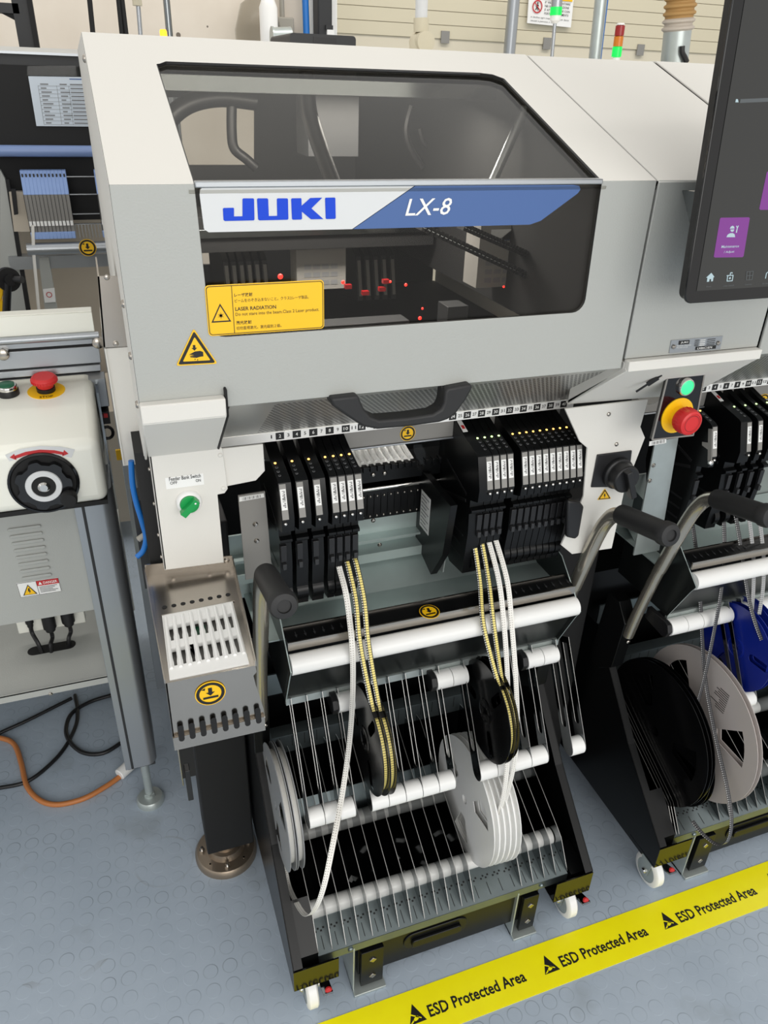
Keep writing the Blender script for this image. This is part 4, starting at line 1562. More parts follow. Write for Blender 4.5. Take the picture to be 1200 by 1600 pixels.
def place_feeder(proto, x, label, group):
    o = proto if proto.name not in used else copy_tree(proto)
    used.add(proto.name)
    o.location = (x, o.location.y, o.location.z)
    o['label'] = label
    o['category'] = 'feeder'
    o['group'] = group
    return o


ORD = ['first', 'second', 'third', 'fourth', 'fifth', 'sixth', 'seventh', 'eighth', 'ninth']
for k, n in enumerate((1, 3, 5)):
    place_feeder(FW, LX(n), ('leftmost broad black tape feeder of the bank, standing alone with an amber light',
                             'second broad black tape feeder from the left, standing alone with an amber light',
                             'third broad black tape feeder from the left, standing alone with an amber light')[k], 'feeders on the left of the bank')
for k, n in enumerate((7, 8, 9, 10)):
    place_feeder(FA, LX(n), ('black tape feeder without a tape, first of the packed left block of four',
                             'black tape feeder with the single white tape of the left block',
                             'black tape feeder just right of the white tape, feeding yellow-dotted tape',
                             'black tape feeder at the right end of the left block, feeding yellow-dotted tape')[k], 'feeders on the left of the bank')
for k, n in enumerate((27, 28, 29, 30)):
    place_feeder(FGW if k == 0 else FG, LX(n), ('wide black tape feeder with a red-marked label behind its green light',
                                              'black green-lit feeder with yellow-dotted tape, second of the right block',
                                              'black green-lit feeder with white tape, third of the right block',
                                              'black green-lit feeder with white tape, last before the gap in the right bank')[k], 'green-lit feeders on the right of the bank')
for k, n in enumerate(range(32, 41)):
    place_feeder(FA, LX(n), 'amber-lit black feeder, %s from the left in the block of nine' % ORD[k] if 0 < k < 8 else
                 ('amber-lit black feeder at the left end of the block of nine' if k == 0 else 'amber-lit black feeder at the right end of the block of nine, by the white panel'), 'amber-lit feeders in the block of nine')
place_feeder(FB, LX(1) + 0.746, 'black tape feeder with a steel clamp bracket beside the red emergency button', 'feeders of the next machine')
for k, (n, lb) in enumerate(((7, 'black green-lit feeder with red-marked label on the next machine'), (9, 'second green-lit feeder from the left on the next machine'),
                             (11, 'third green-lit feeder from the left on the next machine'), (13, 'rightmost visible feeder of the next machine, at the photo edge'))):
    if k == 0:
        o = copy_tree(FGW)
        used.add(FGW.name)
        o.location.x = LX(n) + 0.746
        o['label'], o['category'], o['group'] = lb, 'feeder', 'feeders of the next machine'
    else:
        place_feeder(FG, LX(n) + 0.746, lb, 'feeders of the next machine')

# feeders on the far side of the machine, seen through the lower window
ff_proto = None
farx = [on(1, 1.62, (350 + 12 * i, 400)).x for i in range(6)] + [on(1, 1.62, (556 + 13 * i, 400)).x for i in range(5)]
fz = on(1, 1.62, (400, 388)).z
for i, x in enumerate(farx):
    if ff_proto is None:
        t = thing('tape_feeder', 'x', 'feeder', (0, 1.64, fz))
        m = MB('dark2')
        m.prism([(-0.007, y, z) for y, z in ((1.58, fz - 0.11), (1.60, fz - 0.02), (1.64, fz), (1.80, fz), (1.80, fz - 0.14))], (0.012, 0, 0))
        m.build('body', t, bevel=0.001)
        m = MB('plategrey')
        m.prism([(-0.004, 1.5795, fz - 0.10), (0.003, 1.5795, fz - 0.10), (0.003, 1.5975, fz - 0.028), (-0.004, 1.5975, fz - 0.028)], (0, -0.001, 0))
        m.build('label_plate', t)
        ff_proto = t
        o = t
    else:
        o = copy_tree(ff_proto)
    o.location.x = x
    o['category'] = 'feeder'
    o['group'] = 'far-side feeders behind the lower window, left half' if i < 6 else 'far-side feeders behind the lower window, middle'
    o['label'] = 'dark feeder seen through the lower window left of the boxed head unit' if i < 6 else 'dark feeder seen through the lower window right of the boxed head unit'

# ------------------------------------------------------------------ reel cart
CART = thing('reel_cart', 'black reel cart under the JUKI machine, with white tape looping down its left side', 'cart', (0.431, 0.95, 0))
xl, xr = 0.1365, 0.7275
pp = [(0.72, 0.105), (0.72, 0.166), (0.868, 0.303), (0.985, 0.437), (1.01, 0.49), (1.30, 0.49), (1.30, 0.105)]
for x, s in ((xl, 1), (xr, -1)):
    m = MB('satin_black')
    m.prism([(x, y, z) for y, z in pp], (0.002 * s, 0, 0))
    for i in range(1, 4):
        a, b = pp[i], pp[i + 1]
        d = Vector((0, b[0] - a[0], b[1] - a[1]))
        nn = Vector((0, d.z, -d.y)).normalized()
        m.prism([(x, a[0], a[1]), (x + 0.017 * s, a[0], a[1]), (x + 0.017 * s, b[0], b[1]), (x, b[0], b[1])], nn * 0.0015)
    m.build('side_panel', CART)
for x0, x1 in ((xl, xl + 0.08), (xr - 0.08, xr)):
    m = MB('gloss_black')
    m.box(x0, x1, 0.718, 0.7205, 0.108, 0.163)
    m.box(x0, x1, 0.7205, 0.80, 0.108, 0.111)
    for dx in (0.012, 0.06):
        m.cyl((x0 + dx, 0.7182, 0.118), (x0 + dx, 0.7175, 0.118), 0.002, n=8)
    m.build('corner_plate', CART)
m = MB('satin_black')
m.box(xl, xr, 1.12, 1.30, 0.10, 0.56)
m.box(xl + 0.002, xr - 0.002, 0.76, 1.12, 0.095, 0.103)
m.box(0.186, 0.69, 0.80, 1.06, 0.140, 0.148)
m.prism([(xl + 0.003, y, z) for y, z in ((0.735, 0.11), (0.735, 0.17), (0.80, 0.235), (0.80, 0.11))], (0.045, 0, 0))
m.prism([(xr - 0.036, y, z) for y, z in ((0.735, 0.11), (0.735, 0.15), (0.80, 0.16), (0.80, 0.11))], (0.033, 0, 0))
m.build('frame', CART)
# slotted plates and front rail
m = MB('zinc_shaded', 'ink')
m.box(0.1865, 0.6872, 0.7405, 0.7425, 0.128, 0.1475)
m.prism([(0.1865, 0.7415, 0.1475), (0.6872, 0.7415, 0.1475), (0.6872, 0.80, 0.166), (0.1865, 0.80, 0.166)], (0, 0.0005, -0.0016))
for i in range(20):
    x = 0.1865 + 0.02504 * i
    f = lambda u, y: Vector((x + u, y, 0.1475 + (y - 0.7415) * 0.3162 + 0.0004))
    m.flat([f(0.012, 0.748), f(0.0132, 0.748), f(0.0132, 0.770), f(0.012, 0.770)], 1)
    for k in range(4):
        y = 0.776 + 0.004 * (k % 2)
        m.flat([f(0.003 + 0.005 * k, y), f(0.0065 + 0.005 * k, y), f(0.0065 + 0.005 * k, y + 0.003), f(0.003 + 0.005 * k, y + 0.003)], 1)
for x in (0.245, 0.63):
    screw(m, (x, 0.7405, 0.138), -Y, 0.005)
m.build('front_rail', CART, fix=False)
m = MB('zinc_shaded', 'ink')
m.box(0.18, 0.69, 1.065, 1.068, 0.305, 0.375)
m.box(0.18, 0.69, 1.04, 1.068, 0.374, 0.377)
m.box(0.18, 0.69, 1.09, 1.094, 0.44, 0.49)
m.prism([(0.18, 0.985, 0.175), (0.69, 0.985, 0.175), (0.69, 1.02, 0.215), (0.18, 1.02, 0.215)], (0, 0.001, -0.002))
for i in range(20):
    x = 0.1865 + 0.02504 * i
    m.flat([(x + 0.012, 1.0645, 0.32), (x + 0.0132, 1.0645, 0.32), (x + 0.0132, 1.0645, 0.35), (x + 0.012, 1.0645, 0.35)], 1)
    for k in range(4):
        z = 0.358 + 0.004 * (k % 2)
        m.flat([(x + 0.003 + 0.005 * k, 1.0645, z), (x + 0.0065 + 0.005 * k, 1.0645, z), (x + 0.0065 + 0.005 * k, 1.0645, z + 0.003), (x + 0.003 + 0.005 * k, 1.0645, z + 0.003)], 1)
m.build('rear_slot_plate', CART, fix=False)
for i in range(21):
    if i in (13, 14, 15):
        continue
    x = 0.1868 + 0.02504 * i
    m = MB('zinc_dark', 'edge')
    DIV = prof = [(0.7445, 0.149), (0.782, 0.203), (0.80, 0.213), (0.90, 0.262), (1.04, 0.333), (1.06, 0.328), (1.06, 0.149), (0.80, 0.149), (0.76, 0.149)]
    m.prism([(x, y, z) for y, z in prof], (0.0012, 0, 0), 0, mi_side=1)
    m.build('divider', CART)
for (y, z) in ((0.812, 0.172), (0.955, 0.197)):
    m = MB('whitetrans')
    m.cyl((0.188, y, z), (0.686, y, z), 0.0155, n=24)
    m.build('support_rod', CART)
# hanging 7 inch reel slots
HA, HB = Vector((0, 0.905, 0.603)), Vector((0, 0.80, 0.435))
ha = (HB - HA).normalized()
hp_ = Vector((0, ha.z, -ha.y))


def hanger(x, cart):
    m = MB('zinc_dark', 'edge')
    Lh = (HB - HA).length
    f = lambda s, k: Vector((x, 0, 0)) + HA + ha * s + hp_ * k
    out = [f(0, -0.016), f(0, 0.016)] + [f(Lh + 0.016 * sin(a), 0.016 * cos(a)) for a in [pi * i / 8 for i in range(9)]]
    hole = [f(0.012, -0.007), f(0.012, 0.007)] + [f(Lh * 0.78 + 0.007 * sin(a), 0.007 * cos(a)) for a in [pi * i / 6 for i in range(7)]]
    m.prism(out, (0.0010, 0, 0), 0, [hole], mi_side=1)
    m.build('hanger_plate', cart)


def rollers(z, y, spans, r, name, cart):
    for x0, x1, n in spans:
        for i in range(n):
            a, b = x0 + (x1 - x0) * i / n, x0 + (x1 - x0) * (i + 1) / n
            m = MB('whiteplastic')
            m.cyl((a + 0.0006, y, z), (b - 0.0006, y, z), r, n=28)
            m.build(name, cart)


# upper deck
m = MB('zinc_cheek')  # galvanised sheet facing down, its shade put into the dark colour
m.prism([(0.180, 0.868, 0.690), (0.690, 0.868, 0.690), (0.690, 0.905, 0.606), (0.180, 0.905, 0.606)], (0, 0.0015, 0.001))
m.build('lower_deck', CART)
m = MB('deck', 'zinc_cheek')
m.box(0.15, 0.70, 0.925, 1.10, 0.705, 0.7075)
m.prism([(0.16, 1.0, 0.7075), (0.70, 1.0, 0.7075), (0.70, 1.058, 0.735), (0.16, 1.058, 0.735)], (0, 0.001, -0.001))
for x, s in ((0.181, 1), (0.6865, -1)):
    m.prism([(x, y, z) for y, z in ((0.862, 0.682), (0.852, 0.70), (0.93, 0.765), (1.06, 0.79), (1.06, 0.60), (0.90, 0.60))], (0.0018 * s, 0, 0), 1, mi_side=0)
a = PZ(0.60, (838, 993), (889, 984), (879, 962), (836, 972))
m.build('upper_deck', CART)
m = MB('whiteplastic')
m.cyl((0.184, 0.866, 0.7035), (0.6835, 0.866, 0.7035), 0.0162, n=32)
o = m.build('main_roller', CART)
m = MB('steel', 'satin_black', 'dark2')
m.box(0.184, 0.684, 0.876, 0.8785, 0.722, 0.737)
m.prism([(0.184, 0.8785, 0.7345), (0.684, 0.8785, 0.7345), (0.684, 0.909, 0.738), (0.184, 0.909, 0.738)], (0, 0, -0.003), 1)
m.box(0.184, 0.684, 0.909, 0.912, 0.720, 0.741, 0)
for i in list(range(0, 9)) + list(range(24, 34)):
    x = 0.20 + i * 0.0145
    z = 0.7388
    m.flat([(x, 0.886, z - 0.002), (x + 0.0025, 0.892, z - 0.001), (x - 0.0025, 0.892, z - 0.001)], 2)
    m.flat([(x - 0.0006, 0.892, z - 0.001), (x + 0.0006, 0.892, z - 0.001), (x + 0.0006, 0.898, z), (x - 0.0006, 0.898, z)], 2)
GR = m.build('guide_strip', CART, fix=False)
c = on(2, 0.7392, (671, 956.5))
sub(pinch_sticker('hand_crush_sticker', c + Z * 0.0006, X, Vector((0, 1, 0.075)), 0.0165, CART), GR)
# handles
for x, s in ((0.149, 1), (0.7115, -1)):
    m = MB('tube', 'steel')
    m.tube([(x, 0.955, 0.52), (x, 0.940, 0.60), (x, 0.912, 0.72), (x, 0.880, 0.83), (x, 0.860, 0.875), (x, 0.842, 0.892), (x, 0.82, 0.901), (x, 0.79, 0.909)], 0.0112, 16, res=5)
    m.tube([(x, 0.915, 0.705), (x, 0.880, 0.83), (x, 0.860, 0.875), (x, 0.842, 0.892), (x, 0.82, 0.901)], 0.0122, 16, mi=0, res=5)
    H = m.build('handle', CART)
    m = MB('rubber')
    a, b = Vector((x, 0.835, 0.8965)), Vector((x, 0.727, 0.922))
    d = (b - a).normalized()
    Lg = (b - a).length
    m.lathe(a, d, [(0.012, 0), (0.0158, 0.001), (0.0165, 0.01), (0.0165, Lg - 0.012), (0.0185, Lg - 0.010), (0.0185, Lg), (0.016, Lg + 0.005), (0.009, Lg + 0.006), (0.0085, Lg + 0.003), (0, Lg + 0.003)], 28)
    sub(m.build('grip', CART), H)
    m = MB('satin_black', 'steel')
    m.prism([(x - 0.014, y, z) for y, z in ((1.0, 0.40), (0.965, 0.43), (0.955, 0.55), (0.985, 0.585), (1.02, 0.585), (1.04, 0.40))], (0.028, 0, 0))
    for z in (0.50, 0.525, 0.55):
        screw(m, (x + 0.006, 0.957, z), -Y, 0.0045, 1)
    sub(m.build('handle_bracket', CART, bevel=0.001), H)
# drawer and support feet
m = MB('satin_black', 'satin_black')
m.box(0.262, 0.632, 0.748, 0.76, 0.035, 0.128)
hx, hz = 0.415, 0.088
m.prism([(x, 0.7478, z) for x, z in rrect(hx - 0.065, hx + 0.065, hz - 0.022, hz + 0.022, 0.02)], (0, -0.0025, 0), 0)
m.prism([(x, 0.7453, z) for x, z in rrect(hx - 0.050, hx + 0.050, hz - 0.012, hz + 0.008, 0.006)], (0, -0.006, 0), 1)
m.build('drawer', CART, bevel=0.0015)
for x0, x1 in ((0.262, 0.312), (0.592, 0.632)):
    m = MB('zinc', 'satin_black', 'steel')
    m.box(x0 - 0.012, x1, 0.728, 0.80, 0.0, 0.006)
    m.box(x0 - 0.012, x0 - 0.009, 0.74, 0.82, 0.0, 0.135)
    m.box(x0 + 0.003, x1 - 0.004, 0.738, 0.747, 0.012, 0.115, 1)
    for z in (0.038, 0.088):
        m.obox(((x0 + x1) / 2, 0.7375, z), (0.0035, 0, 0.0035), (0, 0.002, 0), (-0.0035, 0, 0.0035), 2)
    m.build('support_foot', CART, bevel=0.0008)
# casters
for (x, y) in ((0.172, 0.757), (0.708, 0.757), (0.172, 1.2), (0.708, 1.2)):
    m = MB('zinc', 'chrome')
    m.box(x - 0.022, x + 0.022, y - 0.022, y + 0.022, 0.100, 0.106)
    m.cyl((x, y, 0.078), (x, y, 0.100), 0.018, n=20)
    for s in (-1, 1):
        m.prism([(x + s * 0.0125, y - 0.016, 0.082), (x + s * 0.0125, y + 0.020, 0.082), (x + s * 0.0125, y + 0.008, 0.028), (x + s * 0.0125, y - 0.008, 0.028)], (0.0018 * s, 0, 0))
        screw(m, (x + s * 0.0143, y, 0.037), X * s, 0.007, 1)
    C_ = m.build('caster', CART)
    m = MB('reelwhite', 'zinc')
    m.lathe((x - 0.011, y, 0.0372), X, [(0.026, 0), (0.034, 0.001), (0.0370, 0.004), (0.0370, 0.018), (0.034, 0.021), (0.026, 0.022)], 36, 0)
    m.lathe((x - 0.0105, y, 0.0372), X, [(0, 0.0), (0.0262, 0.0), (0.0262, 0.021), (0, 0.021)], 28, 1)
    sub(m.build('wheel', CART), C_)
    m = MB('zinc_dark', 'red')
    m.obox((x + 0.026, y - 0.020, 0.052), (0.009, 0, 0), (0, 0.016, -0.007), (0, 0.0008, 0.0016), 0)
    m.lathe((x + 0.028, y - 0.030, 0.0575), (0, -0.40, 0.9), [(0.0065, 0), (0.0065, 0.002), (0.004, 0.004), (0, 0.004)], 16, 1)
    m.obox((x + 0.018, y - 0.006, 0.062), (0.006, 0, 0), (0, 0.004, 0), (0, 0, 0.006), 0)
    o = m.build('brake_pedal', CART)
    o['label'] = 'red-dotted caster brake pedal'
    sub(o, C_)

def hanging_slots(cart, dx, low, top):
    xb = lambda p: on(1, 0.80, p).x
    xt = lambda p: on(1, 0.888, p).x
    spans = [(xb(a), xb(b), n) for a, b, n in low]
    rollers(0.435, 0.80, spans, 0.0165, 'lower_roller', cart)
    for x0, x1, n in spans:
        for i in range(n + 1):
            hanger(x0 + (x1 - x0) * i / n, cart)
    tsp = [(xt(a), xt(b), n) for a, b, n in top]
    rollers(0.583, 0.888, tsp, 0.0165, 'upper_roller', cart)
    for x0, x1, n in tsp:
        m = MB('dark')
        m.prism([(x0 - 0.010, y, z) for y, z in ((0.888, 0.5665), (0.94, 0.572), (0.94, 0.598), (0.888, 0.5995), (0.878, 0.597), (0.872, 0.583), (0.878, 0.569))], (0.010, 0, 0))
        m.build('roller_holder', cart, bevel=0.001)
    m = MB('zinc')
    m.box(0.182 + dx, 0.688 + dx, 0.905, 0.925, 0.600, 0.604)
    m.box(0.182 + dx, 0.688 + dx, 0.9, 0.906, 0.590, 0.604)
    m.build('hanger_rail', cart)


cart2 = copy_tree(CART)
cart2.location.x += PITCH
ORG[cart2.name] = Vector(cart2.location)
hanging_slots(CART, 0, [((480, 1272), (552, 1258), 3), ((577, 1250), (706, 1221), 5), ((744, 1214), (848, 1188), 4), ((887, 1168), (907, 1163), 1)],
              [((526, 1085), (556, 1078), 1), ((680, 1045), (729, 1035), 2), ((822, 1013), (871, 1003), 2)])
hanging_slots(cart2, PITCH, [((1151, 1102), (1170, 1097), 1)], [((1046, 967), (1142, 946), 4), ((1160, 942), (1230, 926), 3)])
for ch in list(cart2.children):
    if ch.name.startswith('divider'):
        xd = ch.data.vertices[0].co.x + cart2.location.x
        if 0.957 < xd < 1.042:
            bpy.data.objects.remove(ch)
for x in (0.9405, 0.9465, 0.953):
    m = MB('zinc_dark', 'chrome')
    m.prism([(x, y, z) for y, z in DIV], (0.0012, 0, 0), 0, mi_side=1)
    m.build('divider', cart2)
cart2['label'] = 'second black reel cart on the right, loaded with blue and large white reels'


# ------------------------------------------------------------------ component reels
def reel(x, y, z, R_, width, mt, label, group, hub=0.32, wins=3, rot=0.0, name='component_reel', core='reelblack', slots=False, print_=None, coil=0.88):
    t = thing(name, label, 'reel', (x, y, z), group)
    c = Vector((x, y, z))
    for s in (0, 1):
        m = MB(mt, 'ink')
        xx = x - width / 2 if s == 0 else x + width / 2 - 0.0012
        P3 = lambda r, a: Vector((xx, y + r * cos(a), z + r * sin(a)))
        outer = [P3(R_, 2 * pi * i / 64) for i in range(64)]
        holes = [[P3(R_ * 0.075, 2 * pi * i / 14) for i in range(14)]]
        for k in range(wins):
            a0 = rot + 2 * pi * k / wins
            if slots:
                cc = P3(R_ * 0.66, a0)
                tt = Vector((0, -sin(a0), cos(a0)))
                rr = Vector((0, cos(a0), sin(a0)))
                sw, sl_ = R_ * 0.10, R_ * 0.17
                holes.append([cc + tt * (sw * cos(b)) + rr * (sw * sin(b) + (sl_ if sin(b) >= 0 else -sl_)) for b in [2 * pi * i / 16 + 0.01 for i in range(16)]])
            else:
                da = 0.30
                holes.append([P3(R_ * hub * 1.15, a0 - da * 0.75), P3(R_ * hub * 1.15, a0 + da * 0.75)] + [P3(R_ * 0.80, a0 + da - 2 * da * i / 6) for i in range(7)])
        m.prism(outer, (0.0012, 0, 0), 0, holes)
        if print_ and s == 0:
            rr = random.Random(3)
            for k in range(10):
                a = rot + pi / wins + 0.05
                p = P3(R_ * 0.62, a) + Vector((-0.0004, -0.03 + 0.0, 0.022 - 0.005 * k))
                Lx = rr.uniform(0.018, 0.045)
                m.flat([p, p + Y * Lx, p + Y * Lx + Z * 0.0018, p + Z * 0.0018], 1)
        if slots and s == 0:
            m.lathe((xx, y, z), -X, [(R_ * 0.25, 0), (R_ * 0.25, 0.0012), (R_ * 0.21, 0.0016), (R_ * 0.20, 0.0004), (R_ * 0.09, 0.0004)], 28, 0)
            for k in range(6):
                a_ = 2 * pi * k / 6
                d_ = Vector((0, cos(a_), sin(a_)))
                m.obox(Vector((xx - 0.0008, y, z)) + d_ * (R_ * 0.145), Vector((0.0006, 0, 0)), d_ * (R_ * 0.05), Vector((0, -sin(a_), cos(a_))) * (R_ * 0.012), 0)
        m.build('flange', t)
    m = MB(core, mt)
    m.lathe((x - width / 2 + 0.0012, y, z), X, [(R_ * coil, 0), (R_ * coil, width - 0.0024)], 48, 0)
    m.lathe((x - width / 2, y, z), X, [(R_ * 0.075, 0), (R_ * 0.075, width)], 20, 1)
    m.build('tape_coil', t)
    return t


reel(0.2965, 0.822, 0.557, 0.089, 0.011, 'reelblack', 'left one of two small black reels feeding yellow-dotted tape, left hanger', 'small black reels in the hangers', slots=True, core='ty')
reel(0.3085, 0.824, 0.552, 0.089, 0.011, 'reelblack', 'right one of two small black reels feeding yellow-dotted tape, left hanger', 'small black reels in the hangers', slots=True, core='ty')
reel(0.5135, 0.826, 0.549, 0.089, 0.011, 'reelblack', 'left one of two small black reels in the right hanger, below the yellow-dotted tapes', 'small black reels in the hangers', slots=True, core='ty')
reel(0.5275, 0.838, 0.540, 0.089, 0.011, 'reelblack', 'right one of two small black reels in the right hanger, beside the white tapes', 'small black reels in the hangers', slots=True, core='ty')
for k, (x, lb) in enumerate(((0.513, 'leftmost'), (0.5255, 'second from left'), (0.538, 'third from left'), (0.5505, 'fourth from left'), (0.563, 'rightmost'))):
    reel(x, 0.858 + 0.002 * k, 0.292 - 0.004 * k, 0.122, 0.011, 'reelwhite', 'white plastic reel standing in the bin of the near cart, %s of five' % lb, 'white reels in the near cart', rot=0.5 + 0.7 * k, core='reelwhite')
for k, x in enumerate((0.1555, 0.1685)):
    reel(x, 0.870, 0.398, 0.106, 0.011, 'reelsilver', ('outer', 'inner')[k] + ' grey reel leaning at the left side panel of the near cart', 'grey reels at the left of the near cart', rot=0.4, core='tw')
for k, (x, y, z, r_, lb) in enumerate(((0.964, 0.882, 0.304, 0.154, 'leftmost and biggest'), (0.977, 0.886, 0.301, 0.152, 'middle'), (0.996, 0.848, 0.262, 0.108, 'smallest and rightmost'))):
    reel(x, y, z, r_, 0.011, 'reelblack', 'black reel standing in the right-hand cart, %s of three' % lb, 'black reels in the right-hand cart', rot=0.9 + 0.4 * k, core='reelblack')
reel(1.030, 0.846, 0.344, 0.162, 0.012, 'reelgrey', 'large pale grey reel with printed text in the right-hand cart', 'pale reels in the right-hand cart', rot=0.72, core='reelgrey', print_=True)
reel(1.078, 0.852, 0.527, 0.089, 0.012, 'reelblue', 'front blue reel hanging in the right-hand cart', 'blue reels', rot=0.95, slots=True, core='reelblue')
reel(1.118, 0.872, 0.522, 0.089, 0.012, 'reelblue', 'blue reel behind the front blue reel, at the right photo edge', 'blue reels', rot=0.5, slots=True, core='reelblue')

# ------------------------------------------------------------------ carrier tapes
TP = [
    ('tw', 'white carrier tape looping from the left feeders down to the grey reels', 'carrier tapes of the near cart', 0.0088,
     [(.280, 528, 876), (.280, 531, 890), (.280, 540, 925), (.280, 546, 965), (.280, 551, 1020), (.279, 551, 1090), (.271, 546, 1160), (.247, 535, 1240), (.213, 520, 1320), (.189, 506, 1385), (.174, 492, 1421), (.167, 478, 1430), (.163, 463, 1410), (.162, 450, 1380), (.161, 442, 1335)]),
    ('ty', 'left yellow-dotted black carrier tape running to the small black reels, left of the pair', 'carrier tapes of the near cart', 0.0088,
     [(.2922, 541, 874), (.2922, 545, 888), (.2922, 556, 940), (.2922, 563, 1010), (.2945, 572, 1080), (.2955, 581, 1150), (.2965, 588.5, 1205), (.2970, 589, 1232)]),
    ('ty', 'right yellow-dotted black carrier tape running to the small black reels, right of the left pair', 'carrier tapes of the near cart', 0.0088,
     [(.3045, 554, 872), (.3045, 558, 886), (.3045, 569, 940), (.3045, 576, 1010), (.3070, 586, 1080), (.3080, 595.5, 1150), (.3085, 602.5, 1205), (.3090, 603, 1232)]),
    ('ty', 'yellow-dotted tape under the wide feeder, left of the two on the right bank', 'carrier tapes of the near cart', 0.0088,
     [(.5134, 739, 842), (.5134, 742, 854), (.5134, 750, 910), (.5134, 756, 980), (.5132, 763, 1035), (.5130, 767, 1080), (.513, 768, 1110)]),
    ('ty', 'yellow-dotted tape next to the white tapes, right of the two on the right bank', 'carrier tapes of the near cart', 0.0088,
     [(.5257, 751, 840), (.5257, 754, 852), (.5257, 764, 910), (.5257, 772, 980), (.527, 779, 1035), (.528, 785, 1085), (.528, 786, 1115)]),
    ('tw', 'left one of two white tapes hanging from the right bank to the white reels', 'carrier tapes of the near cart', 0.0088,
     [(.538, 760, 838), (.538, 765, 850), (.538, 780, 910), (.538, 788, 980), (.538, 793, 1060), (.537, 793, 1130), (.535, 793, 1190), (.53, 785, 1250), (.526, 768, 1300), (.524, 758, 1297)]),
    ('tw', 'right one of two white tapes hanging from the right bank to the white reels', 'carrier tapes of the near cart', 0.0088,
     [(.5503, 771, 836), (.5503, 776, 848), (.5503, 793, 910), (.5503, 800, 980), (.5503, 806, 1060), (.550, 808, 1130), (.548, 804, 1190), (.543, 790, 1250), (.54, 776, 1300), (.538, 768, 1318)]),
    ('td', 'dark metallic tape looping below the front rail of the right-hand cart', 'carrier tapes of the right-hand cart', 0.0088,
     [(1.0, 1077, 800), (1.0, 1081, 812), (1.0, 1090, 880), (1.0, 1095, 950), (1.0, 1098, 1010), (1.0, 1102, 1060), (1.0, 1110, 1110), (.998, 1122, 1170), (.992, 1136, 1230), (.985, 1143, 1280), (.978, 1138, 1312), (.968, 1122, 1320), (.958, 1100, 1305), (.952, 1082, 1283)]),
    ('td', 'dark metallic tape running from the next machine into the large black reels', 'carrier tapes of the right-hand cart', 0.0088,
     [(1.04, 1131, 798), (1.04, 1131, 810), (1.03, 1132, 870), (1.02, 1126, 930), (1.01, 1117, 980), (1.0, 1107, 1030), (.99, 1098, 1070), (.985, 1087, 1110), (.98, 1080, 1150), (.976, 1075, 1172)]),
    ('td', 'dark metallic tape crossing in front of the blue reel', 'carrier tapes of the right-hand cart', 0.0088,
     [(1.06, 1147, 800), (1.06, 1151, 815), (1.06, 1160, 870), (1.062, 1169, 930), (1.065, 1179, 970), (1.068, 1190, 1000)]),
    ('tcl', 'clear grey tape just right of the dark tapes above the blue reel', 'carrier tapes of the right-hand cart', 0.0088,
     [(1.085, 1168, 802), (1.085, 1171, 815), (1.085, 1177, 870), (1.083, 1177, 920), (1.08, 1174, 960)]),
    ('tcl', 'rightmost clear grey tape at the photo edge above the blue reel', 'carrier tapes of the right-hand cart', 0.0088,
     [(1.105, 1184, 802), (1.105, 1187, 815), (1.105, 1193, 870), (1.10, 1192, 920), (1.09, 1186, 960)]),
]
WRAP = {1: (0.2965, 0.822, 0.557, 78, -55), 2: (0.3085, 0.824, 0.552, 78, -55), 3: (0.5135, 0.826, 0.549, 75, -20), 4: (0.5275, 0.838, 0.540, 75, -20)}
for k_t, (mt, lb, gp, w, pts) in enumerate(TP):
    m = MB(mt)
    P = [on(0, x, (a, b)) for x, a, b in pts]
    for i_, p in enumerate(P):                          # keep clear of the front of the main roller
        if 0.60 < p.z < 0.76 and abs(p.x - 0.43) < 0.27 and p.y > 0.844:
            w_ = 1.0 if 0.66 < p.z < 0.735 else (p.z - 0.60) / 0.06 if p.z <= 0.66 else (0.76 - p.z) / 0.025
            P[i_] = CAMP + (p - CAMP) * (1 + w_ * (0.844 / p.y - 1))
    if k_t in WRAP:                                     # runs onto the coil of its reel
        xw, yw, zw, t0, t1 = WRAP[k_t]
        P = P[:4] + [Vector((xw, yw - 0.0805 * cos(radians(t0 + (t1 - t0) * i / 10)), zw + 0.0805 * sin(radians(t0 + (t1 - t0) * i / 10)))) for i in range(11)]
    m.ribbon(P, w)
    tag(m.build('carrier_tape', fix=False), lb, 'tape', gp)

# paper scraps on the bin floor
for k, p in enumerate(((550, 1372), (602, 1320), (625, 1336), (636, 1366), (684, 1290), (683, 1315), (657, 1310), (545, 1334), (516, 1296), (636, 1358))):
    m = MB('label')
    c = on(2, 0.1495, p)
    a = random.uniform(0, pi)
    m.obox(c, Vector((cos(a), sin(a), 0.1)) * 0.008, Vector((-sin(a), cos(a), 0)) * 0.004, (0, 0, 0.0003))
    tag(m.build('paper_scrap'), 'small white paper scrap on the black bin floor between the dividers of the near cart', 'scrap', 'paper scraps in the near cart')

# ================================================================== CONVEYOR ON THE LEFT
CV = thing('conveyor', 'white and grey conveyor module with handwheel and red stop button at the left edge', 'conveyor', (-0.2, 1.3, 0))
YC = 1.20
m = MB('cream')
bx = -0.0425
body = [(YC, 0.845), (YC, 0.958), (1.405, 0.987), (1.46, 0.987), (1.46, 0.845)]
m.prism([(-0.40, y, z) for y, z in body], (bx + 0.40, 0, 0))
CBX = m.build('control_box', CV, bevel=0.016, seg=4)
m = MB('matte_black')
m.box(-0.30, bx - 0.003, YC + 0.006, 1.45, 0.838, 0.846)
m.build('gasket', CV)
wc = on(1, YC, (69, 754))
m = MB('gloss_black', 'alu', 'chrome', 'matte_black', 'bandwhite')
m.lathe(wc, -Y, [(0.0535, -0.004), (0.0535, 0.003), (0.0505, 0.004), (0.048, 0.001), (0, 0.001)], 48, 3)
m.lathe(wc, -Y, [(0.0535, 0.0), (0.0535, 0.0035), (0.0502, 0.0042), (0.049, 0.002)], 48, 0)
lob = []
